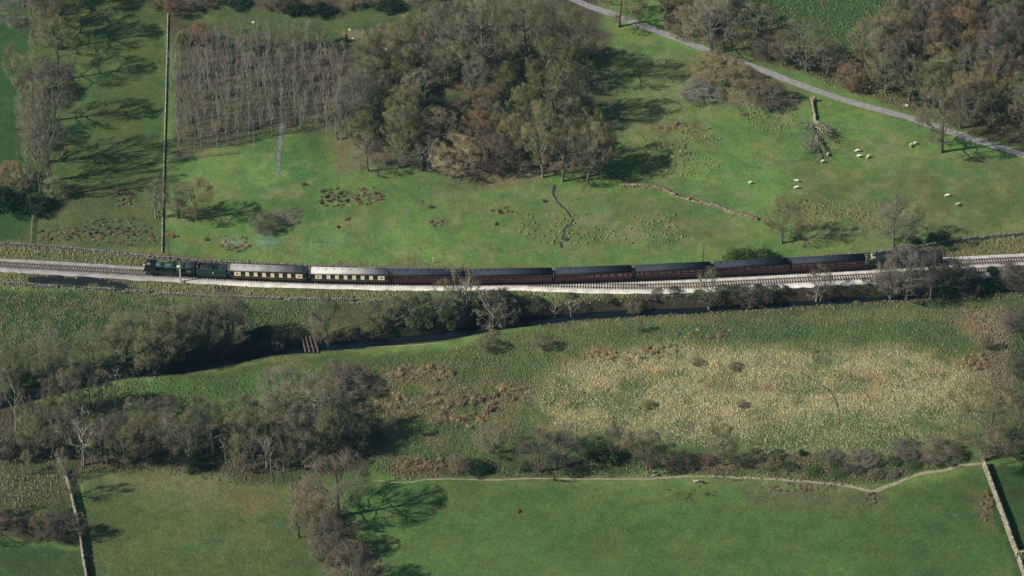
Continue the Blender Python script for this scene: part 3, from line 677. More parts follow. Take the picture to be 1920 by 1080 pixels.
seat(lo, 267.5, 370.5, LL); tag(lo, 'green steam locomotive with black smokebox and smoke deflectors at the head of the train', 'locomotive')
td = empty('tender'); LT = 7.6; h = LT/2
MB().box(-h+.1, h-.15, -1.2, 1.2, .95, 1.15).build('frame', M_black, td)
tb = MB()
for s_ in (-1, 1): tb.box(-h+.25, h-.25, s_*1.30-.03, s_*1.30+.03, 1.18, 3.22)
tb.box(-h+.25, -h+.31, -1.27, 1.27, 1.18, 3.2); tb.box(h-.31, h-.25, -1.27, 1.27, 1.18, 3.2); tb.build('side_sheet', M_green, td)
MB().box(-h+.34, h-.34, -1.26, 1.26, 2.66, 2.74).box(h-2.6, h-.34, -1.26, 1.26, 2.74, 3.10).build('tank_top', M_roofd, td)
cm = MB()
bmesh.ops.create_grid(cm.bm, x_segments=16, y_segments=8, size=1)
for v in cm.bm.verts:
    r2 = max(0, 1-v.co.x**2)*max(0, 1-v.co.y**2); v.co = Vector((-h+2.5+v.co.x*1.9, v.co.y*1.2, 2.78+.62*r2**.6+random.uniform(-.1, .1)*(r2 > .02)))
cm.build('coal_load', M_coal, td)
MB().cyl((h-1.0, -.5, 3.10), (h-1.0, -.5, 3.34), .26, n=14).build('filler_cap', M_black, td)
MB().box(h-2.75, h-2.62, -1.25, 1.25, 2.74, 3.34).build('coal_bulkhead', M_black, td)
MB().box(-h+.33, -h+.6, -1.25, -.55, 2.44, 3.25).box(-h+.33, -h+.6, .55, 1.25, 2.44, 3.25).build('tool_locker', M_black, td)
for z_ in (1.32, 3.02): MB().box(-h+.5, h-.5, -1.345, -1.335, z_, z_+.035).build('lining', M_lining, td)
cr = MB().cyl((.35, -1.34, 2.15), (.35, -1.355, 2.15), .27, n=18).build('crest', M_brass, td)
MB().cyl((.35, -1.358, 2.15), (.35, -1.366, 2.15), .15, n=14).build('crest_centre', M_cream, cr)
for dx in (-2.4, -.8, .8, 2.4): wheel_spoked(td, dx, .6, 'tender_wheel')
for q in (-1, 1): MB().cyl((h-.2, q*.86, 1.05), (h, q*.86, 1.05), .1, n=8).build('buffer', M_black, td)
for s_ in (-1, 1): MB().box(-h+.4, h-.4, s_*1.08-.05, s_*1.08+.05, .62, .98).build('axlebox_frame', M_black, td)
seat(td, 370, 427.5, LT); tag(td, 'green eight wheeled tender full of black coal with a round crest on its side', 'tender')

# diesel at the rear
dl = empty('diesel_locomotive'); LD = 19.2; h = LD/2
prof = [(-1.34,1.15),(-1.36,1.4),(-1.36,2.95),(-1.2,3.3),(-.8,3.62),(0,3.78),(.8,3.62),(1.2,3.3),(1.36,2.95),(1.36,1.4),(1.34,1.15)]
M_dgreen = simple('dark green diesel paint', (.007,.017,.016), .6, .2, .6)
MB().prism(prof, -h+1.5, h-1.5, False).build('body', M_dgreen, dl)
for s_ in (-1, 1):
    n_ = MB(); A = [n_.bm.verts.new((s_*(h-1.5), y_, z_)) for y_, z_ in prof]; B = [n_.bm.verts.new((s_*(h-.35), y_*.86, 1.15+(z_-1.15)*.80)) for y_, z_ in prof]
    for i in range(len(prof)): n_.bm.faces.new((A[i], A[(i+1)%len(prof)], B[(i+1)%len(prof)], B[i]))
    n_.bm.faces.new(B); n_.build('cab_nose', M_dgreen, dl)
    MB().box(min(s_*(h-.34), s_*(h-.28)), max(s_*(h-.34), s_*(h-.28)), -1.0, 1.0, 1.4, 2.8).build('warning_panel', M_yellow, dl)
    MB().box(min(s_*(h-2.1), s_*(h-.9)), max(s_*(h-2.1), s_*(h-.9)), -1.05, 1.05, 3.05, 3.66, .15).build('cab_roof', M_yellow if s_ < 0 else M_dgreen, dl)
    for q in (-1, 1):
        MB().box(min(s_*(h-2.4), s_*(h-1.6)), max(s_*(h-2.4), s_*(h-1.6)), q*1.365-.01, q*1.365+.01, 2.3, 2.85).build('cab_window', M_glass, dl)
        MB().cyl((s_*(h-.35), q*.86, 1.05), (s_*h, q*.86, 1.05), .2, n=10).build('buffer', M_black, dl)
    bogie(dl, s_*5.6, 3.6, .56)
MB().box(-2.2, 2.2, -1.25, 1.25, .42, 1.12, .05).build('fuel_tank', M_under, dl)
for i in range(6): MB().box(-4.6+i*1.6, -3.5+i*1.6, -1.385, -1.362, 2.3, 2.9).build('side_grille', M_black, dl)
for dx in (-3, 1.5): MB().cyl((dx, 0, 3.7), (dx, 0, 3.84), .62, n=20).build('roof_fan', M_black, dl)
MB().box(-h+1.6, h-1.6, -1.372, -1.362, 1.5, 1.56).build('waist_band', M_steel, dl)
seat(dl, 1625, 1768, LD); tag(dl, 'dark green diesel locomotive at the rear of the train, mostly hidden behind a bare tree', 'locomotive')

# ------------------------------------------------------------------ vegetation generators
def pyramids(P0_, P1_, r):
    """thin three sided spikes (n,3),(n,3),(n,) -> V,F"""
    d = P1_-P0_; L = np.linalg.norm(d, axis=1, keepdims=True)+1e-6; d = d/L
    ref = np.where(abs(d[:, 2:3]) > .9, np.array([[1., 0, 0]]), np.array([[0, 0, 1.]])); u = np.cross(d, ref); u /= np.linalg.norm(u, axis=1, keepdims=True); w = np.cross(d, u)
    n = len(P0_); V = np.zeros((n, 4, 3))
    for k in range(3):
        a_ = 2*math.pi*k/3; V[:, k] = P0_+(u*math.cos(a_)+w*math.sin(a_))*r[:, None]
    V[:, 3] = P1_; b_ = np.arange(n)[:, None]*4
    F = np.concatenate([b_+np.array([[0, 1, 3]]), b_+np.array([[1, 2, 3]]), b_+np.array([[2, 0, 3]])])
    return V.reshape(-1, 3), F
def tube(pts, rad, n=5):
    pts = np.asarray(pts, float); V = []
    d = np.gradient(pts, axis=0); d /= np.linalg.norm(d, axis=1, keepdims=True)+1e-9
    for p, q, r in zip(pts, d, rad):
        ref = np.array([1., 0, 0]) if abs(q[2]) > .8 else np.array([0, 0, 1.]); u = np.cross(q, ref); u /= np.linalg.norm(u); w = np.cross(q, u)
        for k in range(n): a_ = 2*math.pi*k/n; V.append(p+(u*math.cos(a_)+w*math.sin(a_))*r)
    F = []
    for i in range(len(pts)-1):
        for k in range(n):
            a_, b_ = i*n+k, i*n+(k+1) % n; F += [[a_, b_, b_+n], [a_, b_+n, a_+n]]
    return np.array(V), np.array(F)
def cat(parts):
    V = []; F = []; o = 0
    for v, f in parts:
        V.append(v); F.append(f+o); o += len(v)
    return np.concatenate(V), np.concatenate(F)
def unit(v): return v/(np.linalg.norm(v, axis=-1, keepdims=True)+1e-9)
def bare_tree(seed, h=10, cr=4, c0=.3, n=(9, 8, 8, 10), rise=.5, stems=1, tr=.26, tw=.0125, spread=0, ball=1.0, lean=.3, droop=0):
    g = np.random.default_rng(seed); wood = []; tips = []
    cz = h*(c0+1)/2; rz = h*(1-c0)/2
    lobes = unit(g.normal(size=(7, 3))); la = g.uniform(-.16, .16, 7)                 # uneven outline
    def env(d): return 1+(np.maximum(0, d @ lobes.T)**3 @ la)
    tops = []
    for s_ in range(stems):
        b0 = np.array([g.normal()*spread, g.normal()*spread, 0]); top = np.array([b0[0]*1.8+g.normal()*lean, b0[1]*1.8+g.normal()*lean, h*(.78 if stems == 1 else g.uniform(.6, .9))])
        m = b0*.5+top*.5+np.array([g.normal()*.12*h/10, g.normal()*.12*h/10, 0]); t = np.linspace(0, 1, 9)[:, None]
        tops.append((1-t)**2*b0+2*t*(1-t)*m+t*t*top)
        r0 = tr/(stems**.55); rr = r0*(1-.88*np.linspace(0, 1, 9)); rr[0] *= 1.5; wood.append(tube(tops[-1]-np.array([[0, 0, .25]])*(t == 0), rr, 6))
    N1 = n[0]; i = np.arange(N1)+.5; ph = np.arccos(1-1.65*i/N1*ball); th = np.pi*(1+5**.5)*i+g.uniform(0, 6)
    D = np.stack([np.cos(th)*np.sin(ph), np.sin(th)*np.sin(ph), np.cos(ph)], 1); D = unit(D+g.normal(size=D.shape)*.16); ev = env(D)*g.uniform(.78, .98, N1)
    E1 = np.array([0, 0, cz])+D*ev[:, None]*np.array([cr, cr, rz]); E1[:, 2] = np.maximum(E1[:, 2], h*c0*.8)
    A2 = []; Bp = []; R2 = []
    for k in range(N1):
        tp = tops[k % stems]; zs_ = np.clip((E1[k, 2]-rise*np.hypot(E1[k, 0], E1[k, 1])*g.uniform(.9, 1.5)), h*c0*.62, tp[-1, 2]*.97)
        s0 = np.array([np.interp(zs_, tp[:, 2], tp[:, q]) for q in range(3)])
        c_ = s0*.45+E1[k]*.55+np.array([0, 0, -.10*h*(1-D[k, 2])*.4])+g.normal(size=3)*.05*cr; t = np.linspace(0, 1, 6)[:, None]
        q = (1-t)**2*s0+2*t*(1-t)*c_+t*t*E1[k]; q[1:-1] += g.normal(size=(4, 3))*.025*cr
        r0 = tr*.40*(.6+.5*np.linalg.norm(E1[k]-s0)/cr)/(1+.3*(N1 > 12)); wood.append(tube(q, r0*(1-.8*np.linspace(0, 1, 6)), 4))
        ts = g.uniform(.32, 1, n[1]); b_ = np.stack([np.interp(ts, np.linspace(0, 1, 6), q[:, a_]) for a_ in range(3)], 1)
        dd = unit(unit(E1[k]-s0)*.55+g.normal(size=(n[1], 3))*.75+unit(b_-np.array([0, 0, cz*.8]))*.5+np.array([0, 0, .15-droop]))
        ln = cr*g.uniform(.28, .5, n[1]); e_ = b_+dd*ln[:, None]*np.array([1, 1, min(1.5, max(1, rz/cr*.8))])
        A2.append(b_); Bp.append(e_); R2.append(np.full(n[1], r0*.36))
    A2 = np.concatenate(A2); B2 = np.concatenate(Bp); R2 = np.concatenate(R2)
    # keep the ends inside the envelope
    def clip(E):
        v = (E-np.array([0, 0, cz]))/np.array([cr, cr, rz]); L = np.linalg.norm(v, axis=1); lim = env(unit(v))*1.04; f = np.where(L > lim, lim/L, 1)
        return np.array([0, 0, cz])+v*f[:, None]*np.array([cr, cr, rz])
    B2 = clip(B2); wood.append(pyramids(A2, B2, R2))
    def grow(A, B, k, ln0, ln1, spread_):
        t = g.uniform(.25, 1, (len(A), k, 1)); b_ = (A[:, None]*(1-t)+B[:, None]*t).reshape(-1, 3); ax = np.repeat(unit(B-A), k, 0)
        d = unit(ax*.7+g.normal(size=b_.shape)*spread_+unit(b_-np.array([0, 0, cz*.8]))*.35+np.array([0, 0, .2-droop]))
        return b_, clip(b_+d*(cr*g.uniform(ln0, ln1, len(b_)))[:, None])
    A3, B3 = grow(A2, B2, n[2], .14, .30, .55); A4, B4 = grow(A3, B3, n[3], .09, .19, .5)
    sc = cr/4
    tws = [pyramids(A3, B3, np.full(len(A3), tw*1.9*sc)), pyramids(A4, B4, np.full(len(A4), tw*sc))]
    return cat(wood), cat(tws), B4
def leaves_at(c, size, seed, k=1, jit=.2):
    g = np.random.default_rng(seed); c = np.repeat(c, k, 0); c = c+g.normal(size=c.shape)*jit; n = len(c)
    u = unit(g.normal(size=(n, 3))); w = unit(np.cross(u, g.normal(size=(n, 3)))); s_ = size*g.uniform(.6, 1.3, (n, 1))
    V = np.stack([c-u*s_, c+w*s_*.5, c+u*s_, c-w*s_*.5], 1).reshape(-1, 3)
    V[1::4] += .15*s_; b_ = np.arange(n)[:, None]*4; return V, np.concatenate([b_+np.array([[0, 1, 2]]), b_+np.array([[0, 2, 3]])])
def leafy_bush(seed, h=4, r=3, n=5200, size=.13, z0=0, blobs=26):
    g = np.random.default_rng(seed); D = unit(g.normal(size=(blobs, 3))); D[:, 2] = abs(D[:, 2]); cc = D*g.uniform(.35, .82, (blobs, 1))*np.array([r, r, h*.8])+np.array([0, 0, z0+.1*h])
    i = g.integers(0, blobs, n); d = unit(g.normal(size=(n, 3))); d[:, 2] = d[:, 2]*.8+.15; rr = np.array([r, r, h*.8]).mean()*g.uniform(.22, .40, blobs)
    c = cc[i]+d*rr[i][:, None]*g.uniform(.75, 1.06, (n, 1))*np.array([1, 1, .8]); c[:, 2] = np.maximum(c[:, 2], .05)
    return leaves_at(c, size, seed+1, 1, .05)
def conifer(seed, h=4, r=1, n=1500):
    g = np.random.default_rng(seed); t = g.uniform(0, 1, n)**.8; a_ = g.uniform(0, 2*math.pi, n); rr = r*(1-t)**.8*g.uniform(.6, 1.05, n)*(1+.25*np.sin(t*40))
    b_ = np.stack([rr*.3*np.cos(a_), rr*.3*np.sin(a_), t*h*.97+.1], 1); e_ = np.stack([rr*np.cos(a_), rr*np.sin(a_), t*h*.97-.12*rr+.1], 1)
    return pyramids(b_, e_, np.full(n, .09*h/4))
PROTO = {}
def proto(key, trunk, crown, foliage=None):
    d = {'trunk': mesh_np('trunk', trunk[0], trunk[1], M_bark, False)}
    if crown is not None: d['crown'] = mesh_np('crown', crown[0], crown[1], M_twig, False)
    if foliage is not None: d['foliage'] = mesh_np('foliage', foliage[0], foliage[1], M_leaf, False)
    PROTO.setdefault(key, []).append(d)
for k in range(4): w_, t_, _ = bare_tree(10+k, cr=4.2, c0=.20, n=(13, 13, 6, 5)); proto('oak', w_, t_)                          # h 10, w 8.4
for k in range(3): w_, t_, _ = bare_tree(30+k, cr=2.7, c0=.16, n=(17, 10, 6, 5), rise=1.2, stems=2, spread=.3, tr=.2, tw=.014, ball=.97); proto('tall', w_, t_)    # w 5.4
for k in range(5): w_, t_, _ = bare_tree(50+k, cr=1.35, c0=.34, n=(8, 5, 4, 6), rise=1.6, tr=.10, tw=.022, lean=.25, ball=.85); proto('slender', w_, t_)         # w 2.7
for k in range(4): w_, t_, _ = bare_tree(70+k, cr=4.6, c0=.02, n=(18, 11, 7, 6), rise=1.0, stems=7, spread=.8, tr=.24, tw=.013, ball=.75, lean=1.2); proto('scrub', w_, t_) # h10 w9.2
for k in range(2): w_, t_, _ = bare_tree(85+k, cr=3.0, c0=.05, n=(14, 6, 6, 6), rise=1.4, stems=5, spread=.5, tr=.30, tw=.018, lean=1.5); proto('gaunt', w_, t_)
for k in range(3):
    w_, t_, b4 = bare_tree(90+k, cr=3.6, c0=.15, n=(12, 9, 7, 5), rise=.9, stems=2, spread=.3, tr=.18, tw=.013); g_ = np.random.default_rng(k); sel = b4[g_.random(len(b4)) < .75]
    proto('budding', w_, t_, leaves_at(sel, .09, k, 1, .15))
for k in range(3):
    st = bare_tree(110+k, h=3.4, cr=2.2, c0=.1, n=(6, 3, 2, 2), stems=4, spread=.4, tr=.12)[0]; proto('evergreen', st, None, leafy_bush(120+k))                    # h4 w6
st = tube([[0, 0, -.1], [0, 0, 3.8]], [.09, .02], 5); proto('conifer', st, None, conifer(5))
NOM = {'oak': (10, 8.4), 'tall': (10, 5.4), 'slender': (10, 2.9), 'scrub': (10, 9.2), 'gaunt': (10, 6), 'budding': (10, 7.4), 'evergreen': (4, 6), 'conifer': (4, 2)}
NAME = {'oak': 'bare_tree', 'tall': 'tall_bare_tree', 'slender': 'slender_tree', 'scrub': 'scrub_bush', 'gaunt': 'gaunt_tree', 'budding': 'budding_tree', 'evergreen': 'evergreen_bush', 'conifer': 'conifer'}
CATG = {'scrub': 'bush', 'evergreen': 'bush'}
TINT = dict(brown=(.228,.192,.115), grey=(.226,.208,.140), olive=(.218,.225,.118), red=(.260,.165,.100), dark=(.125,.112,.080), yellow=(.27,.26,.085), purple=(.165,.136,.100), pale=(.28,.265,.21),
            green=(.045,.080,.026), lime=(.12,.15,.035), deep=(.018,.040,.020), straw=(.30,.24,.14), moss=(.16,.17,.07))
BARK = dict(slender=(.26,.25,.20), gaunt=(.22,.205,.165), oak=(.115,.108,.080), tall=(.155,.145,.11), scrub=(.12,.11,.085), budding=(.19,.18,.13), evergreen=(.10,.08,.06), conifer=(.10,.08,.06))
def tree(px, py, hp, wp, kind, tint, label, group=None, name=None, bark=None, jit=.12):
    """px,py: foot of the tree in the photograph, hp/wp: its height and width there in pixels"""
    p = P(px, py); s_ = scale_at(p); nh, nw = NOM[kind]
    h = hp/(s_*math.cos(TH)) if kind not in ('scrub', 'evergreen') else max(.6, (hp-.30*wp*.6)/(s_*math.cos(TH)))
    w = wp/s_
    d = random.choice(PROTO[kind]); o = empty(name or NAME[kind], p, random.uniform(0, 6.28)); o.rotation_euler = (R(random.gauss(0, 2.6)), R(random.gauss(0, 2.6)), random.uniform(0, 6.28)); o.scale = (w/nw, w/nw, h/nh)
    tag(o, label, CATG.get(kind, 'tree') if kind != 'scrub' or hp < 45 else 'tree', group)
    c = TINT[tint] if isinstance(tint, str) else tint; c = tuple(v*(.74 if 'foliage' not in d else 1) for v in c); f = [1+random.uniform(-jit, jit) for _ in range(3)]; g_ = 1+random.uniform(-jit, jit)
    for nm, me_ in d.items():
        ch = link(nm, me_, o)
        if nm == 'trunk': b_ = bark or BARK[kind]; ch.color = (b_[0]*g_, b_[1]*g_, b_[2]*g_, 1)
        elif nm == 'foliage' or 'foliage' not in d: ch.color = (c[0]*f[0]*g_, c[1]*f[0]*g_, c[2]*f[1]*g_, 1)
        else: ch.color = (.14*g_, .13*g_, .085*g_, 1)
    return o
def fill(poly, gap, kinds, hp, wp, tints, label, group, avoid=()):
    """stand of trees: feet inside the outline (photo pixels), about gap metres apart"""
    pg = W0(poly); lo = pg.min(0); hi = pg.max(0); got = []; tries = 0
    area = abs(sum(pg[i][0]*pg[i-1][1]-pg[i-1][0]*pg[i][1] for i in range(len(pg))))/2
    while tries < area/gap/gap*14:
        tries += 1; q = np.array([random.uniform(lo[0], hi[0]), random.uniform(lo[1], hi[1])])
        if not inpoly(np.array([q[0]]), np.array([q[1]]), pg)[0]: continue
        if any((q[0]-a_[0])**2+(q[1]-a_[1])**2 < (gap*random.uniform(.45, 1.35))**2 for a_ in got): continue
        got.append(q)
    for q in got:
        v = Vector((q[0], q[1], 0))-CAM; dn = v.dot(Vector((0, math.cos(TH), -math.sin(TH)))); u = 960+FPX*v.x/dn; w = 540-FPX*v.dot(Vector((0, math.sin(TH), math.cos(TH))))/dn
        k = random.choice(kinds); t = random.choice(tints)
        lb = label[t] if isinstance(label, dict) else label
        gsuf = ' ('+t+')' if isinstance(label, dict) else ''
        if len(got) > 12:
            zx = ('left','middle','right')[min(2, int(3*(q[0]-lo[0])/(hi[0]-lo[0])))]; zy = ('front','back')[int(q[1] > (lo[1]+hi[1])/2)]
            lb = lb+', '+zy+' '+zx+' part'; gsuf += ' '+zy+' '+zx
        f = random.uniform(.82, 1.15); tree(u, w, hp*f*random.uniform(.88, 1.12), wp*f*random.uniform(.85, 1.15), k, t, lb, group+gsuf)
    return len(got)

# ---- the tall trees of the left field
LG = 'tall trees in a line in the left field'
for a_ in [(78,373,165,62,'tall','grey','tall bare tree nearest the railway in the left field, ivy bush at its foot'),
           (97,338,165,80,'tall','brown','tall forked tree second from the railway in the left tree line'),
           (88,300,150,95,'tall','olive','big bare tree third from the railway in the left tree line'),
           (103,226,115,100,'oak','purple','purplish broad tree in the middle of the left line, casting the round dark shadow'),
           (110,150,105,100,'oak','olive','olive crowned tree in the upper part of the left line'),
           (108,92,110,105,'oak','brown','wide brown tree near the top of the left line with branching shadow'),
           (60,70,110,120,'oak','grey','wide grey tree at the top left corner of the field'),
           (100,30,90,110,'oak','olive','olive crowned tree cut by the top edge above the left field'),
           (45,12,90,90,'oak','dark','dark tree cut by the top edge, leftmost of the left line'),
           (160,8,70,90,'oak','dark','tree cut by the top edge right of the left line')]:
    tree(*a_, group=None)
tree(40,182,72,44,'budding','yellow','yellow green budding tree on the left edge of the left line')
tree(22,150,60,36,'budding','yellow','small yellowish budding tree at the far left of the line')
tree(36,300,36,10,'gaunt','grey','short snapped grey trunk standing left of the tall trees')
tree(60,395,46,80,'evergreen','deep','low dark evergreen bush under the tallest tree, nearest the gate')
tree(88,388,30,44,'evergreen','deep','small dark evergreen right of the gate, in the tall tree\'s shade')
tree(12,388,62,70,'evergreen','deep','dark evergreen bush at the left edge of the photograph')
tree(20,345,46,70,'scrub','red','rusty brown scrub at the left edge above the dark bush')
tree(105,365,36,60,'scrub','olive','olive scrub right of the tall tree trunks')
tree(38,355,40,60,'scrub','olive','olive scrub left of the tall tree trunks')
tree(75,268,60,80,'scrub','dark','dark undergrowth thicket low in the left tree line')
tree(72,185,60,90,'scrub','dark','dark undergrowth thicket in the middle of the left tree line')
# ---- plantation
n = fill([(322,112),(430,85),(560,92),(640,130),(648,235),(610,248),(520,254),(430,275),(330,292)], 2.75, ['slender'], 56, 18, ['grey','brown','brown','pale','olive'],
     {'grey':'slender grey stemmed tree in the plantation right of the long field wall','brown':'slender brown twigged tree in the plantation right of the long field wall',
      'pale':'slender pale stemmed tree in the plantation right of the long field wall','olive':'slender olive twigged tree in the plantation right of the long field wall'}, 'slender plantation trees')
fill([(330,120),(630,100),(640,240),(335,285)], 9, ['scrub'], 13, 26, ['brown'], 'low brown undergrowth bush inside the plantation', 'undergrowth bushes of the plantation')
tree(345,82,40,50,'evergreen','moss','olive ivy clad bush at the plantation\'s top left corner beside the wall')
tree(372,84,42,36,'scrub','red','rust coloured bush at the top edge of the plantation')
tree(392,92,36,26,'scrub','brown','brown bush right of the rust coloured one at the plantation top')
tree(545,100,42,52,'budding','lime','light green budding tree at the upper edge of the plantation')
tree(590,90,46,50,'oak','olive','olive bare tree at the upper right edge of the plantation')
tree(460,95,36,44,'oak','grey','grey bare tree at the plantation\'s upper edge below the lawn')
tree(326,30,44,50,'scrub','red','reddish thicket beside the top end of the long wall')
tree(297,14,34,50,'scrub','purple','purplish thicket at the top edge left of the long wall')
tree(650,78,19,8,'conifer',(.07,.10,.02),'single small columnar conifer on the lawn above the plantation')
tree(634,262,70,54,'tall','grey','grey forked tree at the right end of the plantation\'s lower edge')
tree(665,240,105,70,'tall','grey','gaunt grey trunk with crooked stem between plantation and wood', bark=(.12,.11,.095))
# ---- trees on the top edge
for a_ in [(560,24,36,60,'evergreen','deep','dark evergreen at the top edge above the lawn, left one'),(600,26,34,60,'evergreen','deep','dark evergreen at the top edge above the lawn, middle one'),
           (520,14,30,60,'scrub','dark','dark thicket at the top edge left of the evergreens'),(440,8,30,70,'evergreen','deep','dark evergreen hedge at the top edge near the long wall'),
           (380,8,26,60,'scrub','dark','dark thicket on the top edge just right of the long wall'),(660,12,26,50,'scrub','brown','brown bush at the top edge right of the evergreens'),(730,14,32,60,'evergreen','deep','dark evergreen at the top edge above the big wood'),
           (700,8,24,40,'budding','yellow','yellowish budding tree at the top edge above the big wood'),(790,20,40,70,'oak','olive','olive tree at the top edge above the big wood')]: tree(*a_)
# ---- the big wood
WG = 'trees of the big wood above the line'
for a_ in [(905,150,150,130,'oak','olive','largest olive crowned tree at the top of the big wood'),(845,130,120,110,'oak','grey','wide grey tree at the upper left of the big wood'),
           (990,140,140,120,'oak','olive','olive tree at the top of the big wood left of the lane'),(1065,160,140,110,'oak','moss','mossy olive tree on the right edge of the wood near the lane'),
           (1040,230,150,95,'tall','moss','tall mossy tree on the right edge of the wood, middle'),(1075,235,110,85,'oak','olive','olive tree on the right edge of the wood casting the big round shadow'),
           (1020,330,130,75,'tall','olive','tall olive tree at the wood\'s lower right corner by the ditch'),(1055,340,95,90,'oak','brown','brown spreading tree at the head of the ditch'),
           (1100,333,95,75,'tall','grey','group of grey poles at the wood\'s lower right tip'),(1128,330,80,60,'tall','brown','brown tree at the far right tip of the wood'),
           (755,290,90,80,'oak','olive','olive tree at the wood\'s lower left corner'),(750,312,60,60,'budding','olive','pale budding tree at the lower edge of the wood, left'),
           (690,320,70,60,'oak','grey','grey tree at the lower left tip of the wood'),(860,320,75,110,'scrub','straw','straw coloured thicket at the wood\'s lower edge'),
           (930,315,70,90,'scrub','purple','purplish thicket at the wood\'s lower edge'),(1000,300,80,70,'scrub','brown','brown thicket at the wood\'s lower edge near the ditch'),
           (800,320,62,50,'gaunt','dark','dark crooked trunks leaning at the wood\'s lower edge'),(905,255,50,80,'scrub','red','reddish thicket inside the wood'),
           (960,205,70,70,'evergreen','deep','dark evergreen inside the wood, right of centre'),(790,205,60,50,'conifer','deep','dark conifer inside the wood, left of centre'),
           (815,235,70,60,'evergreen','deep','dark holly inside the wood, left of centre'),(735,225,46,50,'evergreen','deep','dark holly near the wood\'s left end'),
           (985,150,50,60,'evergreen','deep','dark ivy mass near the top of the wood'),(770,98,60,70,'budding','olive','olive budding tree on the lawn\'s right end'),(820,75,66,70,'oak','olive','olive tree at the wood\'s top left beside the lawn'),
           (720,100,50,56,'oak','straw','thin straw coloured tree on the lawn\'s right end')]: tree(*a_)
fill([(690,130),(800,110),(960,100),(1080,120),(1090,230),(1130,325),(1000,310),(860,305),(760,300),(680,300),(655,240)], 9.0, ['oak','oak','oak','tall'], 74, 62, ['olive','brown','grey','moss'],
     {'olive':'olive twigged tree inside the big wood above the train','brown':'brown twigged tree inside the big wood above the train','grey':'grey twigged tree inside the big wood above the train','moss':'mossy green twigged tree inside the big wood above the train'}, WG)
fill([(660,250),(760,270),(860,290),(1000,285),(990,240),(860,230),(700,200)], 5.5, ['scrub'], 38, 50, ['dark'], 'dark low undergrowth bush inside the big wood', 'undergrowth bushes of the big wood')
fill([(690,120),(990,100),(1080,180),(1050,250),(700,200)], 10, ['scrub'], 30, 44, ['dark','purple'], {'dark':'dark low thicket in the upper part of the big wood','purple':'purplish low thicket in the upper part of the big wood'}, 'thickets of the big wood')
# ---- lane and top right
for a_ in [(1160,50,80,105,'oak','brown','bare tree on the lower side of the lane near its top end'),(1335,100,95,105,'oak','grey','wide grey tree on the lane above the pale scrub'),
           (1345,135,40,110,'scrub','straw','pale scrub below the lane under the wide grey tree'),(1385,165,46,90,'scrub','brown','brown scrub below the lane'),(1435,195,50,80,'scrub','brown','dark scrub at the lower end of the lane side thicket'),
           (1310,180,30,90,'scrub','pale','pale grey bramble patch at the left end of the lane side scrub'),
           (1510,130,80,100,'tall','olive','olive grove tree above the lane, right one'),(1470,120,62,60,'tall','purple','dark stemmed tree above the lane, left of the olive grove tree'),(1440,110,50,60,'scrub','dark','dark thicket above the lane'),
           (1545,138,62,50,'tall','brown','brown tree at the right of the grove above the lane'),
           (1600,165,50,70,'scrub','red','reddish bush above the middle of the lane'),(1660,175,110,80,'oak','grey','grey tree above the lane standing before the dark hollow'),
           (1672,120,95,100,'oak','brown','brown tree upper centre of the top right wood'),(1765,285,120,110,'oak','grey','grey spreading tree on the field side of the lane with branching shadow', None),
           (1800,240,100,90,'oak','brown','brown tree on the lane above the spreading one'),(1860,150,80,60,'tall','pale','pale bleached trunk near the right edge of the top right wood'),
           (1905,200,80,90,'scrub','red','reddish thicket at the right edge above the lane'),(1790,120,90,110,'oak','red','reddish brown tree in the top right wood'),(1740,80,80,90,'oak','brown','brown tree near the top of the right wood'),
           (1290,60,50,90,'scrub','brown','brown scrub across the lane near its top end'),(1420,60,50,80,'oak','olive','olive tree standing above the lane at the edge of the green clearing')]:
    tree(*a_[:7])
TRW = {'brown':'brown twigged tree in the dense wood at the top right','dark':'dark tree in the dense wood at the top right','purple':'purplish tree in the dense wood at the top right','olive':'olive twigged tree in the dense wood at the top right'}
fill([(1680,60),(1760,10),(1930,10),(1990,120),(1990,240),(1900,258),(1800,225),(1700,190),(1640,165),(1620,120)], 6.2, ['oak','scrub','oak','tall'], 80, 72, ['brown','dark','purple','olive'], TRW, 'trees of the top right wood')
fill([(1700,150),(1850,140),(1860,215),(1720,185)], 5, ['evergreen'], 34, 50, ['deep'], 'dark evergreen in the hollow of the top right wood', 'evergreens of the top right wood')
fill([(1900,190),(1980,190),(2000,290),(1925,268)], 5, ['scrub'], 44, 50, ['red','purple'], {'red':'reddish thicket at the right end of the lane','purple':'purplish thicket at the right end of the lane'}, 'thickets at the lane end')
fill([(1780,-10),(1900,-10),(1920,40),(1800,40)], 6, ['evergreen','scrub'], 46, 60, ['deep'], 'dark tree on the top edge of the right wood', 'dark trees on the top edge')
fill([(1180,-30),(1330,-30),(1400,60),(1290,55)], 7, ['scrub','oak'], 50, 60, ['olive','brown'], {'olive':'olive bush between the lane and the green clearing','brown':'brown bush between the lane and the green clearing'}, 'bushes above the lane')
# ---- trees of the pastures
tree(292,408,76,46,'slender','grey','pale many stemmed bare tree in front of the long wall', None, None)
tree(301,410,70,40,'tall','grey','slim grey tree tight against the long wall')
tree(371,411,72,84,'oak','brown','spreading brown tree in the pasture right of the long wall with a round shadow')
tree(335,408,60,50,'tall','olive','olive bush like tree between the long wall and the spreading tree')
tree(498,430,34,62,'scrub','purple','dark purplish bramble mound above the second carriage')
tree(540,408,14,60,'scrub','olive','low hedge remnant right of the bramble mound')
tree(1466,456,80,80,'oak','brown','bare brown tree above the train, left one of the two on the right pasture')
tree(1676,466,88,90,'oak','grey','bare grey tree above the train, right one of the two on the right pasture')
for i_, (bx, by, bw) in enumerate([(1378,488,46),(1405,487,52),(1434,486,46)]): tree(bx, by, 32, bw, 'evergreen', 'green', 'rounded evergreen bush behind the maroon coaches, '+('left','middle','right')[i_]+' lobe of three')
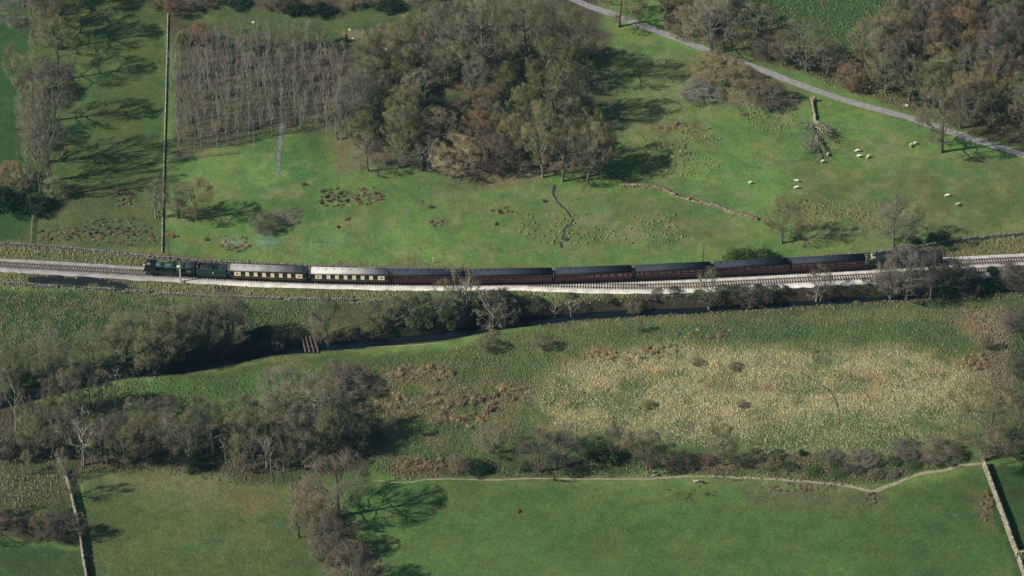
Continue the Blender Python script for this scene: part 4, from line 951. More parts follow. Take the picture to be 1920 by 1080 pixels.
tree(1760,452,22,50,'evergreen','deep','low ivy bush on the shaded wall right of the grey tree')
tree(1715,455,16,40,'evergreen','deep','low ivy bush on the wall behind the grey tree')
# ---- riverside right
for a_ in [(868,596,106,72,'gaunt','olive','bare pale limbed tree rising in front of the maroon coaches',),(840,590,70,50,'tall','grey','thin grey tree in front of the first maroon coach'),
           (1325,580,76,56,'tall','olive','slim olive tree on the bank in front of the point where the tracks part'),(1400,572,44,54,'scrub','grey','grey bush on the bank right of the slim olive tree'),
           (1430,573,38,46,'scrub','dark','dark bush on the river bank below the fifth maroon coach'),(1535,560,60,50,'tall','dark','spindly dark tree on the bank below the last maroon coach'),
           (1700,562,96,104,'oak','grey','large grey tree on the river bank hiding the diesel locomotive'),(1745,560,84,80,'oak','dark','dark tree on the river bank hiding the diesel\'s rear end'),
           (1665,558,76,60,'tall','grey','slim grey tree left of the one hiding the diesel'),(1790,552,70,60,'tall','grey','pale stemmed tree right of the tree hiding the diesel'),(1770,553,56,90,'evergreen','green','green bush under the large trees hiding the diesel'),
           (1815,552,50,60,'scrub','purple','purplish bush on the bank at the right'),(1855,540,44,80,'evergreen','deep','dark ivy bank at the right below the ballast'),(1905,545,50,70,'scrub','dark','dark scrub at the right edge below the tracks'),
           (1072,598,42,34,'slender','pale','small pale forked tree on the bank right of the orange worker'),(1040,600,36,26,'slender','olive','small olive sapling on the bank near the orange worker'),
           (925,607,70,60,'gaunt','pale','pale many stemmed tree on the bank below the sleeper pile'),(950,606,56,54,'gaunt','grey','grey leaning stems on the bank below the orange worker'),(935,604,50,70,'scrub','dark','dark tangle on the bank below the sleeper pile'),
           (996,597,30,50,'scrub','dark','dark thorn on the bank just below the orange worker'),(1530,565,22,50,'slender','grey','clump of pale thin stems on the river bank'),(1190,586,30,40,'scrub','brown','brown bush on the bank in the middle'),
           (912,612,14,24,'scrub','red','small red twigged bush at the water\'s edge')]: tree(*a_[:7])
BK = {'olive':'olive bush in the hedge along the river bank below the train','green':'green bush in the hedge along the river bank below the train','dark':'dark bush in the hedge along the river bank below the train'}
fill([(690,590),(760,578),(880,580),(900,600),(840,626),(760,634),(690,640)], 4.0, ['budding','evergreen','evergreen','scrub'], 44, 46, ['olive','green'], BK, 'bushes in the river bank hedge')
fill([(830,590),(960,580),(950,604),(840,624)], 3.8, ['evergreen','scrub'], 34, 42, ['deep','dark'], {'deep':'deep green bush overhanging the dark water','dark':'dark twiggy bush overhanging the water'}, 'bushes overhanging the river')
fill([(1010,580),(1250,562),(1440,552),(1640,540),(1640,548),(1440,562),(1250,574),(1010,592)], 7.0, ['scrub','evergreen'], 9, 24, ['olive','dark','green'],
     {'olive':'low olive bush between the second track and the river','dark':'low dark bush between the second track and the river','green':'low green bush between the second track and the river'}, 'low bushes on the railway bank')
fill([(1640,536),(1900,520),(1960,530),(1960,548),(1800,548),(1650,556)], 4.4, ['scrub','evergreen'], 28, 44, ['dark','deep','purple'],
     {'dark':'dark bush on the railway bank at the right','deep':'deep green bush on the railway bank at the right','purple':'purplish bush on the railway bank at the right'}, 'bushes on the railway bank at the right')
fill([(620,634),(850,610),(1000,586),(1200,570),(1440,556),(1640,545),(1640,552),(1440,566),(1200,580),(1000,598),(850,622),(640,646)], 4.4, ['scrub','evergreen'], 15, 26, ['dark','deep'], {'dark':'dark twiggy bush growing out over the river','deep':'deep green bramble hanging over the river'}, 'growth hanging over the river')
fill([(660,652),(850,634),(1000,608),(1200,594),(1500,574),(1700,562),(1700,566),(1500,578),(1200,598),(1000,613),(850,639),(660,657)], 6.5, ['scrub'], 7, 17, ['brown','olive'], {'brown':'low brown scrub on the near lip of the river bank','olive':'low olive scrub on the near lip of the river bank'}, 'scrub on the near river bank')
tree(1905,620,54,70,'scrub','purple','purplish thicket at the right edge above the brown strip')
tree(1912,700,40,60,'scrub','dark','dark thicket at the right edge beside the brown strip')
tree(1848,655,30,24,'scrub','grey','small grey thorn on the brown strip at the right')
for a_ in [(915,656,34,46,'scrub','grey','grey thorn on the flood plain below the dark water'),(1020,654,30,36,'scrub','purple','purplish thorn on the flood plain, right of the grey one'),(1200,622,26,16,'scrub','grey','tiny grey thorn on the lush green patch'),
           (1305,683,14,24,'scrub','brown','low thorn among the straw tussocks, upper middle left'),(1215,762,14,24,'scrub','brown','low thorn among the straw tussocks, lower left'),(1390,762,13,22,'scrub','brown','low thorn among the straw tussocks, lower right'),
           (1380,690,11,28,'scrub','brown','low thorn among the straw tussocks, upper middle right')]: tree(*a_)
# ---- riverside left
tree(617,655,96,62,'oak','grey','tall grey tree right of the old bridge beams on the river bank')
tree(598,652,60,30,'tall','grey','slim grey stem beside the old bridge beams')
tree(522,662,38,26,'gaunt','pale','small pale bushy tree left of the old bridge beams')
tree(549,657,32,12,'slender','pale','thin pale stem just left of the bridge beams')
for a_ in [(440,655,85,90,'oak','grey','grey tree with ivy at the right end of the left river wood'),(398,668,105,80,'tall','olive','olive tree in the left river wood, second from its right end'),(345,685,105,80,'tall','olive','olive tree in the left river wood with dark stems'),
           (290,702,120,95,'tall','olive','broad olive tree in the left river wood above the small clearing'),(240,690,95,80,'tall','olive','olive tree left of the broad one in the river wood'),(275,703,70,50,'gaunt','pale','pale leaning stems at the foot of the river wood'),
           (475,655,36,80,'evergreen','deep','dark ivy mass on the bank left of the bridge beams'),(500,648,34,60,'evergreen','deep','dark bush on the bank above the small pale tree'),
           (300,770,32,80,'scrub','dark','dark bramble mound in the small clearing')]: tree(*a_)
RL = {'olive':'olive twigged tree in the river wood at the left','brown':'brown twigged tree in the river wood at the left','grey':'grey twigged tree in the river wood at the left','dark':'dark tree in the river wood at the left'}
fill([(0,712),(100,690),(180,672),(260,668),(420,640),(460,650),(380,680),(300,700),(230,712),(100,745),(0,775)], 5.6, ['tall','oak','oak','budding'], 76, 58, ['olive','brown','grey'], RL, 'trees of the left river wood')
fill([(0,800),(100,775),(180,760),(235,750),(240,778),(150,792),(0,815)], 4.8, ['tall','slender','oak'], 82, 48, ['grey','brown','dark'], RL, 'trees of the left river wood')
fill([(-10,720),(260,700),(460,650),(520,640),(500,656),(260,708),(0,770)], 5.0, ['evergreen','scrub'], 32, 50, ['deep','dark'], {'deep':'deep green undergrowth bush of the left river wood','dark':'dark undergrowth bush of the left river wood'}, 'undergrowth of the left river wood')
tree(640,722,46,110,'scrub','purple','wide purplish willow thicket on the flood plain')
tree(690,730,24,80,'scrub','dark','low dark willow scrub right of the wide thicket')
# ---- lower left wood
for a_ in [(535,800,105,130,'oak','grey','large grey tree at the upper right of the lower left wood'),(600,835,120,130,'oak','grey','large grey tree on the right edge of the lower left wood, lit from the left'),
           (635,968,118,140,'oak','brown','biggest brown tree standing between the two bottom fields'),(520,905,45,18,'slender','pale','thin pale birch trunk at the edge of the bottom left field'),
           (455,885,75,34,'budding','yellow','yellowish slim tree at the wood edge above the bottom left field'),(362,882,48,36,'evergreen','deep','dark green holly at the wood edge above the bottom left field'),
           (560,1010,90,50,'tall','straw','straw coloured slim tree below the biggest brown tree'),(610,1050,95,80,'scrub','brown','brown thicket in the strip between the bottom fields'),(660,1100,100,90,'scrub','brown','brown thicket at the bottom edge between the fields'),
           (580,985,60,60,'scrub','straw','straw coloured thicket left of the biggest brown tree\'s foot'),(650,1040,60,60,'scrub','grey','grey thicket right of the strip between the bottom fields'),
           (695,830,50,60,'evergreen','green','dark green bush at the right edge of the lower left wood'),(660,840,60,80,'oak','dark','dark tree behind the dark green bush')]: tree(*a_)
LLW = {'brown':'brown twigged tree in the lower left wood','grey':'grey twigged tree in the lower left wood','olive':'olive twigged tree in the lower left wood','dark':'dark tree in the lower left wood'}
fill([(0,845),(120,838),(300,822),(430,812),(560,800),(650,815),(630,860),(570,890),(430,872),(300,876),(130,872),(0,862)], 5.0, ['oak','oak','slender','oak','scrub'], 76, 56, ['brown','grey','olive','dark'], LLW, 'trees of the lower left wood')
fill([(130,868),(300,872),(430,868),(560,885),(500,900),(430,878),(300,880),(150,884)], 3.6, ['slender'], 62, 20, ['grey'], 'slim grey stemmed tree along the lower edge of the lower left wood', 'slim trees at the wood edge')
fill([(0,848),(560,830),(600,866),(0,864)], 6.5, ['scrub','evergreen'], 30, 50, ['dark','deep'], {'dark':'dark undergrowth bush of the lower left wood','deep':'deep green undergrowth bush of the lower left wood'}, 'undergrowth of the lower left wood')
for a_ in [(118,1008,66,62,'scrub','purple','purplish thicket left of the bottom left wall, right one'),(85,1010,60,60,'scrub','brown','brown thicket left of the bottom left wall, middle one'),(40,990,26,50,'scrub','dark','dark low thicket left of the bottom left wall'),
           (10,985,30,50,'scrub','red','reddish thicket at the left edge of the bottom'),(137,935,70,44,'budding','moss','ivy clad tree on the bottom left wall casting the upper long shadow'),(122,900,60,30,'tall','grey','grey tree on the bottom left wall\'s upper end'),(150,1012,50,40,'tall','grey','grey tree on the bottom left wall casting the lower long shadow'),
           (50,890,46,26,'budding','yellow','yellow green sapling above the white tree guards'),(10,905,36,20,'slender','olive','olive sapling at the left edge beside the tree guards')]: tree(*a_)
tree(-70,1000,120,110,'oak','dark','dark tree beyond the left edge'); 
# ---- stream hedge, lower middle
for a_ in [(920,852,62,66,'budding','olive','pale olive tree in the stream hedge, leftmost of the larger ones'),(1010,884,72,86,'oak','purple','purplish dense tree in the stream hedge'),(1060,878,66,74,'tall','dark','dark tree in the stream hedge right of the purplish one'),
           (1130,862,58,66,'evergreen','green','green leafy bush in the stream hedge'),(1160,856,64,62,'oak','dark','dark twigged tree in the stream hedge beside the green bush'),(1112,856,44,30,'budding','lime','bright green budding bush in the stream hedge'),
           (1213,880,70,66,'oak','purple','umbrella shaped tree above the two walkers'),(1355,872,76,56,'oak','brown','lone brown tree right of the walkers with shadow on the bank'),(985,882,24,26,'evergreen','green','small green bush at the foot of the purplish tree'),
           (900,884,30,50,'evergreen','deep','dark bush on the stream bank left of the hedge'),(860,880,34,50,'scrub','grey','grey bramble bush on the stream bank'),(1060,838,44,50,'tall','grey','thin grey tree behind the stream hedge'),
           (1280,872,26,60,'scrub','dark','dark bramble bank between the umbrella tree and the lone tree'),(1325,868,20,30,'scrub','red','rusty bracken clump left of the lone tree'),(1440,870,18,50,'scrub','brown','brown bramble bank right of the lone tree'),
           (1503,852,14,16,'evergreen','deep','tiny dark bush above the stream at the right'),(1845,862,126,165,'oak','brown','huge brown tree at the right edge above the long bottom wall'),(1895,850,100,130,'oak','grey','grey tree behind the huge brown one'),(1760,855,40,80,'scrub','brown','brown scrub left of the huge tree'),
           (1700,850,26,60,'scrub','purple','purplish scrub at the bend of the stream'),(1620,862,18,60,'scrub','brown','brown scrub on the stream bank at the right'),(1560,858,14,50,'scrub','purple','low purplish scrub on the stream bank')]: tree(*a_)
fill([(1430,872),(1640,868),(1740,862),(1700,890),(1640,898),(1500,884)], 4.0, ['evergreen','scrub'], 14, 30, ['green','dark'], {'green':'low green bramble on the stream bank at the right','dark':'low dark bramble on the stream bank at the right'}, 'brambles on the stream bank')
# fallen tree on the right pasture
p = P(1522, 188); q = P(1534, 292); Lf = (q-p).length; ax = (q-p).normalized()
fo = empty('fallen_tree', p); tag(fo, 'fallen tree lying down the slope with orange split trunk and spread crown', 'fallen tree')
g_ = np.random.default_rng(4); T0 = np.array(ax); U0 = np.array(Vector((0, 0, 1)).cross(ax)); W_ = []; LA = []; LB = []
main = np.array([T0*s_*Lf+U0*.35*math.sin(s_*7)+np.array([0, 0, .75-.45*s_]) for s_ in np.linspace(.30, .80, 9)]); W_.append(tube(main, np.linspace(.48, .14, 9), 7))
for k in range(17):
    s_ = g_.uniform(.32, .72); b_ = T0*s_*Lf+np.array([0, 0, .6]); an = g_.uniform(-1, 1)*.85; ln = Lf*g_.uniform(.22, .44)*(1-.25*abs(an)); dd = T0*math.cos(an)+U0*math.sin(an)+np.array([0, 0, g_.uniform(-.02, .30)])
    t_ = np.linspace(0, 1, 6)[:, None]; c_ = b_+dd*ln*t_+np.concatenate([np.zeros((1, 3)), g_.normal(size=(5, 3))*.22*np.array([1, 1, .5])]); c_[:, 2] = np.maximum(c_[:, 2], .12); W_.append(tube(c_, np.linspace(.20, .05, 6), 5))
    for m_ in range(16):
        f_ = g_.uniform(.3, 1); i_ = f_*5; s1 = c_[int(i_)] if i_ >= 5 else c_[int(i_)]*(1-i_%1)+c_[int(i_)+1]*(i_%1); e1 = s1+(dd*.75+g_.normal(size=3)*np.array([.55, .55, .3]))*g_.uniform(1, 2.6); e1[2] = max(.05, e1[2]); LA.append(s1); LB.append(e1)
LA = np.array(LA); LB = np.array(LB); W_.append(pyramids(LA, LB, np.full(len(LA), .045)))
k_ = 26; tt = g_.uniform(.2, 1, (len(LA), k_, 1)); A_ = (LA[:, None]*(1-tt)+LB[:, None]*tt).reshape(-1, 3); B_ = A_+(unit(np.repeat(LB-LA, k_, 0))*.7+g_.normal(size=A_.shape)*.5)*g_.uniform(.3, .9, (len(A_), 1)); B_[:, 2] = np.maximum(B_[:, 2], .02)
c = link('limb', mesh_np('limb', *cat(W_), M_bark), fo); c.color = (.25, .24, .18, 1)
c = link('crown', mesh_np('crown', *pyramids(A_, B_, np.full(len(A_), .016)), M_twig), fo); c.color = (.20, .20, .14, 1)
M_split = simple('split wood', (.25,.170,.100), .8, .35, 4)
sb = MB()
for i in range(9):
    A = T0*random.uniform(-.9, .4)+U0*random.uniform(-.5, .4); B = T0*random.uniform(5.0, 8.2)+U0*random.uniform(-.2, .3); sb.cyl((A[0], A[1], .35+random.uniform(0, .8)), (B[0], B[1], .75), .09, .24, n=6)
sb.build('split_trunk', M_split, fo)
sm_ = empty('broken_stump', P(1526, 190)); tag(sm_, 'dark broken stump beside the orange split end of the fallen tree', 'tree stump'); MB().cyl((0, 0, -.2), (0, 0, 1.7), .5, .34, n=9).build('stump', M_split, sm_)

# ------------------------------------------------------------------ tufts
def tuft_mesh(seed, n=70, r=.5, h=.7):
    g = np.random.default_rng(seed); a_ = g.uniform(0, 6.28, n); l = g.uniform(.2, 1, n)**.6
    b_ = np.stack([np.cos(a_)*r*.45*l, np.sin(a_)*r*.45*l, np.full(n, -.05)], 1); e_ = np.stack([np.cos(a_)*r*1.1*l, np.sin(a_)*r*1.1*l, h*(1-.55*l**2)*g.uniform(.7, 1.1, n)], 1)
    return mesh_np('rush_clump', *pyramids(b_, e_, np.full(n, .05)), M_twig)
TM = [tuft_mesh(200+k) for k in range(4)]
MASS = []
def rushes(cx_, cy_, rx, ry, n, size, colr, label, group, name='rush_clump'):
    m = n if n < 4 else int(n*1.6); n = n if n < 4 else max(3, int(n*.58))
    for i in range(m if m > 3 else 0):
        a_ = random.uniform(0, 6.28); q = math.sqrt(random.random())*1.06; p = P(cx_+rx*q*math.cos(a_), cy_+ry*q*math.sin(a_)); c = random.choice(colr); MASS.append((p.x, p.y, size*random.uniform(.45, .9), c))
    for i in range(n):
        a_ = random.uniform(0, 6.28); q = math.sqrt(random.random()); p = P(cx_+rx*q*math.cos(a_), cy_+ry*q*math.sin(a_)); s_ = size*random.uniform(.45, 1.15)
        o = link(name, random.choice(TM)); o.location = p; o.scale = (s_*random.uniform(.8, 1.5), s_*random.uniform(.7, 1.1), s_*random.uniform(.7, 1.1)); o.rotation_euler = (0, 0, random.uniform(0, 6.28)); c = random.choice(colr); f = random.uniform(.8, 1.2)
        o.color = (c[0]*f, c[1]*f, c[2]*f, 1); tag(o, label, 'rushes', group)
cB = (.175,.130,.080); cD = (.075,.062,.040); cR = (.19,.115,.070); cG = (.27,.205,.115); cO = (.125,.118,.06)
rushes(228,373,26,15,22,1.0,[cD,cO,cB],'brown rush clump in the small patch left of the long wall','rushes in the small patch by the long wall')
rushes(215,425,70,16,26,1.1,[cD,cB],'dark rush clump in the band rising towards the long wall','rushes in the band towards the long wall')
rushes(120,440,55,14,28,1.1,[cD,cB,cO],'rush clump in the brown patch at the left above the railway wall','rushes above the railway wall at the left')
rushes(220,448,70,16,26,1.1,[cB,cR,cD],'rusty rush clump left of the long wall above the railway','rusty rushes left of the long wall')
rushes(313,443,20,6,7,1.1,[cR,cB],'rusty rush clump right of the long wall\'s lower end','rushes right of the long wall end')
rushes(440,458,28,14,22,1.3,[cB,cG,cO],'pale brown rush clump above the first cream carriage','rushes above the first cream carriage')
rushes(385,452,8,8,3,1.0,[cD],'dark rush clump left of the pale brown patch','dark rushes left of the pale brown patch')
rushes(625,372,30,20,24,1.4,[cD,cO,cD],'dark rush clump in the left half of the big rush patch above the second carriage','dark rushes in the big patch')
rushes(686,368,30,16,24,1.3,[cB,cR,cO],'brown rush clump in the right half of the big rush patch above the second carriage','brown rushes in the big patch')
for (a_, b_, l_) in [(650,411,'lone brown rush clump just below the big rush patch'),(634,426,'lone green rush tussock below the big rush patch'),(791,378,'lone rust rush clump right of the big patch, upper of two'),(808,389,'lone rush clump right of the big patch, lower of two'),
                     (571,347,'lone dark rush clump left of the big patch'),(1020,378,'lone dark rush clump left of the ditch'),(931,421,'lone rush clump above the maroon coaches, lowest of three'),(1061,450,'lone dark clump beside the lower ditch'),(1056,433,'small clump at the bend of the ditch')]:
    rushes(a_, b_, .5, .5, 1, 1.5, [cR if 'rust' in l_ or 'brown' in l_ else cD], l_, None)
rushes(822,418,18,7,8,1.4,[cR,cB],'brown rush clump in the short row above the first maroon coach','rushes in the short row')
rushes(940,396,20,8,6,1.3,[cB,cD],'rush clump in the loose group above the second maroon coach','rushes in the loose group')
rushes(1283,240,50,9,16,1.2,[cB,cR],'brown rush clump in the upper patch left of the fallen tree','rushes in the patch left of the fallen tree')
rushes(1255,287,42,22,22,1.1,[cO,cB,cG],'olive rush clump in the lower patch right of the wood','rushes in the lower patch right of the wood')
rushes(1410,212,26,8,7,1.1,[cB,cR],'brown rush clump between the lane side scrub and the fallen tree','rushes near the lane side scrub')
rushes(790,700,60,16,22,1.8,[cB,cR,cG],'rust brown rush clump in the upper row of the brown marsh','rushes in the upper row of the brown marsh')
rushes(690,745,90,30,30,1.7,[cG,cB],'golden rush clump in the left part of the brown marsh','rushes in the left part of the brown marsh')
rushes(860,765,70,38,42,1.9,[cB,cB,cR,cG],'brown rush clump in the thick of the brown marsh','rushes in the thick of the brown marsh')
rushes(955,735,38,14,12,1.8,[cB,cG],'brown rush clump at the right end of the brown marsh','rushes at the right end of the brown marsh')
rushes(1150,668,60,9,16,1.6,[cG,cB],'golden rush clump on the upper left rim of the straw marsh','rushes on the rim of the straw marsh')
rushes(1235,655,40,10,12,1.6,[cG,cB],'golden rush clump on the upper rim of the straw marsh','rushes on the upper rim of the straw marsh')
rushes(1320,625,60,10,12,1.5,[cB,cG],'brown rush clump on the lush strip below the river','rushes on the lush strip')
rushes(1530,658,4,4,2,1.6,[cR],'rust coloured clump at the top of the straw marsh','rust clumps at the top of the straw marsh')
rushes(1828,680,24,16,16,1.6,[cG,cR],'rusty clump in the round patch on the brown strip','rusty clumps on the brown strip')
rushes(1850,950,14,26,12,1.2,[cR,cB],'rusty clump left of the long bottom right wall','rusty clumps by the bottom right wall')
rushes(1500,915,70,8,18,1.0,[cB,cR],'brown rush clump just below the footpath','rushes below the footpath')
rushes(1635,935,14,12,8,1.0,[cB],'brown rush clump below the fork of the footpath','rushes below the path fork')
rushes(800,870,60,12,16,1.7,[cR,cB],'rusty bracken clump in the shade right of the lower left wood','bracken by the lower left wood')
rushes(1295,925,50,14,9,.8,[cD],'small dark tuft in the bottom field right of the walkers','dark tufts right of the walkers')
rushes(970,958,4,3,2,1.0,[cR],'rusty tuft alone in the bottom field','rusty tufts in the bottom field')

MV = []; MF = []; MC = []; _o = 0; _g = np.random.default_rng(77)
for (x_, y_, s_, c_) in MASS:
    n_ = 26; a_ = _g.uniform(0, 6.28, n_); l_ = _g.uniform(.1, 1, n_)**.6; z_ = Hq(x_, y_); ex = _g.uniform(.8, 1.7)
    b_ = np.stack([x_+np.cos(a_)*.35*l_*s_*ex, y_+np.sin(a_)*.35*l_*s_, np.full(n_, z_-.05)], 1); e_ = np.stack([x_+np.cos(a_)*.75*l_*s_*ex, y_+np.sin(a_)*.7*l_*s_, z_+.6*s_*(1-.5*l_**2)*_g.uniform(.5, 1.1, n_)], 1)
    v_, f_ = pyramids(b_, e_, np.full(n_, .07)); MV.append(v_); MF.append(f_+_o); _o += len(v_); MC.append(np.tile(np.array(c_)*_g.uniform(.75, 1.2), (len(v_), 1)))
tag(link('dead_rushes', mesh_np('dead_rushes', np.concatenate(MV), np.concatenate(MF), M_tuft, False, np.concatenate(MC))), kind='stuff')
def tussocks(name, regions, density, rad, hgt, cols, label_kind='stuff', use_cover=0.0, jit=.3, seed=0, thr=None):
    """ground cover nobody could count: low uneven domes joined in one object"""
    g = np.random.default_rng(seed); XY = []
    for poly in regions:
        pg = W0(poly); lo = pg.min(0); hi = pg.max(0); n = int((hi[0]-lo[0])*(hi[1]-lo[1])*density); q = g.uniform(lo, hi, (n, 2)); wq = q+np.stack([3*fbm(q[:, 0], q[:, 1], 6, 2), 3*fbm(q[:, 0]+77, q[:, 1], 6, 2)], 1)
        XY.append(q[inpoly(wq[:, 0], wq[:, 1], pg)])
    q = np.concatenate(XY)
    if thr is not None: q = q[fbm(q[:, 0]+seed, q[:, 1], thr[0], 3) > thr[1]]
    dA = polydist(q[:, 0], q[:, 1], TRACK_A[::8])[0]; dB = polydist(q[:, 0], q[:, 1], TRACK_B[::8])[0]; dr = polydist(q[:, 0], q[:, 1], RIVER)[0]; q = q[(np.minimum(dA, dB) > 3.0) & (dr > 2.6)]
    q = q[cover_at(q[:, 0], q[:, 1]).sum(1) > .11]
    n = len(q); s_ = rad*g.uniform(.55, 1.35, n); hh = hgt*g.uniform(.5, 1.4, n); k = 6; V = np.zeros((n, 2*k+1, 3)); a0 = g.uniform(0, 6.28, n); z0 = HV(q[:, 0], q[:, 1])
    for i in range(k):
        a_ = a0+2*math.pi*i/k; r1 = s_*g.uniform(.75, 1.25, n); r2 = s_*g.uniform(.4, .85, n)
        V[:, i] = np.stack([q[:, 0]+np.cos(a_)*r1, q[:, 1]+np.sin(a_)*r1, z0-.08], 1); V[:, k+i] = np.stack([q[:, 0]+np.cos(a_+.4)*r2, q[:, 1]+np.sin(a_+.4)*r2, z0+hh*g.uniform(.45, 1, n)], 1)
    V[:, 2*k] = np.stack([q[:, 0]+g.normal(size=n)*.1*s_, q[:, 1]+g.normal(size=n)*.1*s_, z0+hh], 1)
    f = []
    for i in range(k):
        j = (i+1) % k; f += [[i, j, k+j], [i, k+j, k+i], [k+i, k+j, 2*k]]
    F = (np.arange(n)[:, None, None]*(2*k+1)+np.array(f)[None]).reshape(-1, 3)
    cols = np.array(cols); c = cols[g.integers(0, len(cols), n)]*g.uniform(1-jit, 1+jit, (n, 1))
    if use_cover: c = c*(1-use_cover)+cover_at(q[:, 0], q[:, 1])*use_cover*g.uniform(.85, 1.35, (n, 1))
    C = np.repeat(c[:, None], 2*k+1, 1).reshape(-1, 3)
    tag(link(name, mesh_np(name, V.reshape(-1, 3), F, M_tuft, False, C)), kind='stuff'); return n
cs = []
cs.append(tussocks('tussock_grass', [[(1050,690),(1120,655),(1300,640),(1420,640),(1500,655),(1700,650),(1850,690),(1870,760),(1780,830),(1650,846),(1400,842),(1200,815),(1050,800),(1005,740)]], 4.0, .26, .15, [(.29,.265,.16),(.27,.245,.135),(.20,.215,.10),(.31,.275,.175),(.16,.18,.08)], use_cover=.55, seed=1, thr=(5, -.17)))
cs.append(tussocks('rough_grass', [[(-150,540),(340,554),(600,562),(600,640),(420,610),(230,640),(-150,660)]], 2.2, .27, .20, [(.15,.145,.07),(.08,.11,.04),(.20,.18,.10)], use_cover=.55, seed=2))
cs.append(tussocks('verge_grass', [[(-150,458),(60,464),(300,481),(600,500),(300,505),(60,494),(-150,485)],[(-150,505),(60,511),(262,526),(600,541),(1000,546),(1300,552),(1700,530),(2000,512),(2000,545),(1450,580),(1000,605),(600,560),(300,550),(-150,532)],[(1700,480),(1800,458),(2000,430),(2000,480),(1800,490)]], 2.0, .30, .26, [(.20,.175,.10),(.13,.13,.06),(.09,.115,.045),(.17,.12,.075)], use_cover=.4, seed=3))
cs.append(tussocks('marsh_grass', [[(560,690),(720,670),(900,640),(1010,612),(1300,594),(1850,565),(1900,600),(1850,660),(1300,640),(1120,655),(1000,740),(1000,830),(820,850),(720,870),(600,770)]], 2.2, .25, .19, [(.20,.175,.095),(.12,.13,.055),(.09,.12,.04)], use_cover=.6, seed=4))
cs.append(tussocks('wet_bank_growth', [[(700,852),(1760,850),(1760,866),(1650,905),(1300,882),(850,884),(720,892)],[(1810,560),(1900,570),(1990,640),(1990,780),(1850,740),(1840,640)]], 1.8, .27, .26, [(.13,.10,.055),(.08,.095,.04),(.055,.085,.03),(.17,.12,.07)], use_cover=.4, seed=5))
cs.append(tussocks('clearing_growth', [[(1200,-60),(2000,-60),(2000,280),(1640,190),(1400,95),(1250,45)]], 1.2, .34, .26, [(.06,.10,.035),(.14,.14,.07),(.10,.09,.05)], use_cover=.5, seed=6))
cs.append(tussocks('pasture_tufts', [[(330,300),(700,330),(1150,345),(1180,100),(1500,180),(1920,300),(1920,435),(1400,485),(1000,497),(560,490),(310,470)],[(180,890),(560,900),(640,1090),(165,1090)]], .9, .17, .08, [(.13,.14,.065)], use_cover=.8, seed=7))
cs.append(tussocks('pasture_tufts', [[(680,900),(1640,930),(1840,880),(1900,1090),(700,1090)]], .9, .17, .07, [(.085,.105,.042)], use_cover=.8, seed=8))
cs.append(tussocks('tussocky_pasture', [[(1490,375),(1650,375),(1660,440),(1500,430)],[(1200,250),(1340,240),(1400,300),(1300,340),(1200,310)],[(1380,190),(1500,190),(1480,260),(1400,250)],[(960,400),(1260,400),(1300,455),(970,460)]], .6, .36, .26, [(.17,.155,.085),(.13,.135,.06)], use_cover=.4, seed=9, thr=(5, -.04)))
cs.append(tussocks('leaf_litter', [[(322,60),(640,80),(1100,0),(1130,330),(860,325),(700,310),(640,250),(520,258),(330,295)]], 1.6, .26, .10, [(.085,.074,.054),(.062,.056,.040),(.11,.092,.066)], use_cover=.4, seed=10))
cs.append(tussocks('wood_floor_growth', [[(-100,770),(160,700),(560,690),(650,760),(700,840),(560,905),(300,880),(-100,862)],[(-60,860),(118,868),(150,1000),(-60,990)],[(540,900),(600,900),(750,1090),(630,1090)]], 1.4, .28, .2, [(.12,.10,.065),(.08,.075,.045),(.10,.11,.05)], use_cover=.4, seed=11))
cs.append(tussocks('pale_flecks', [[(990,905),(1180,900),(1250,960),(1150,1000),(1000,960)],[(1690,925),(1790,930),(1830,1000),(1760,1060),(1700,1080),(1680,1000)]], .6, .085, .05, [(.38,.37,.28)], seed=12, thr=(4, .0)))

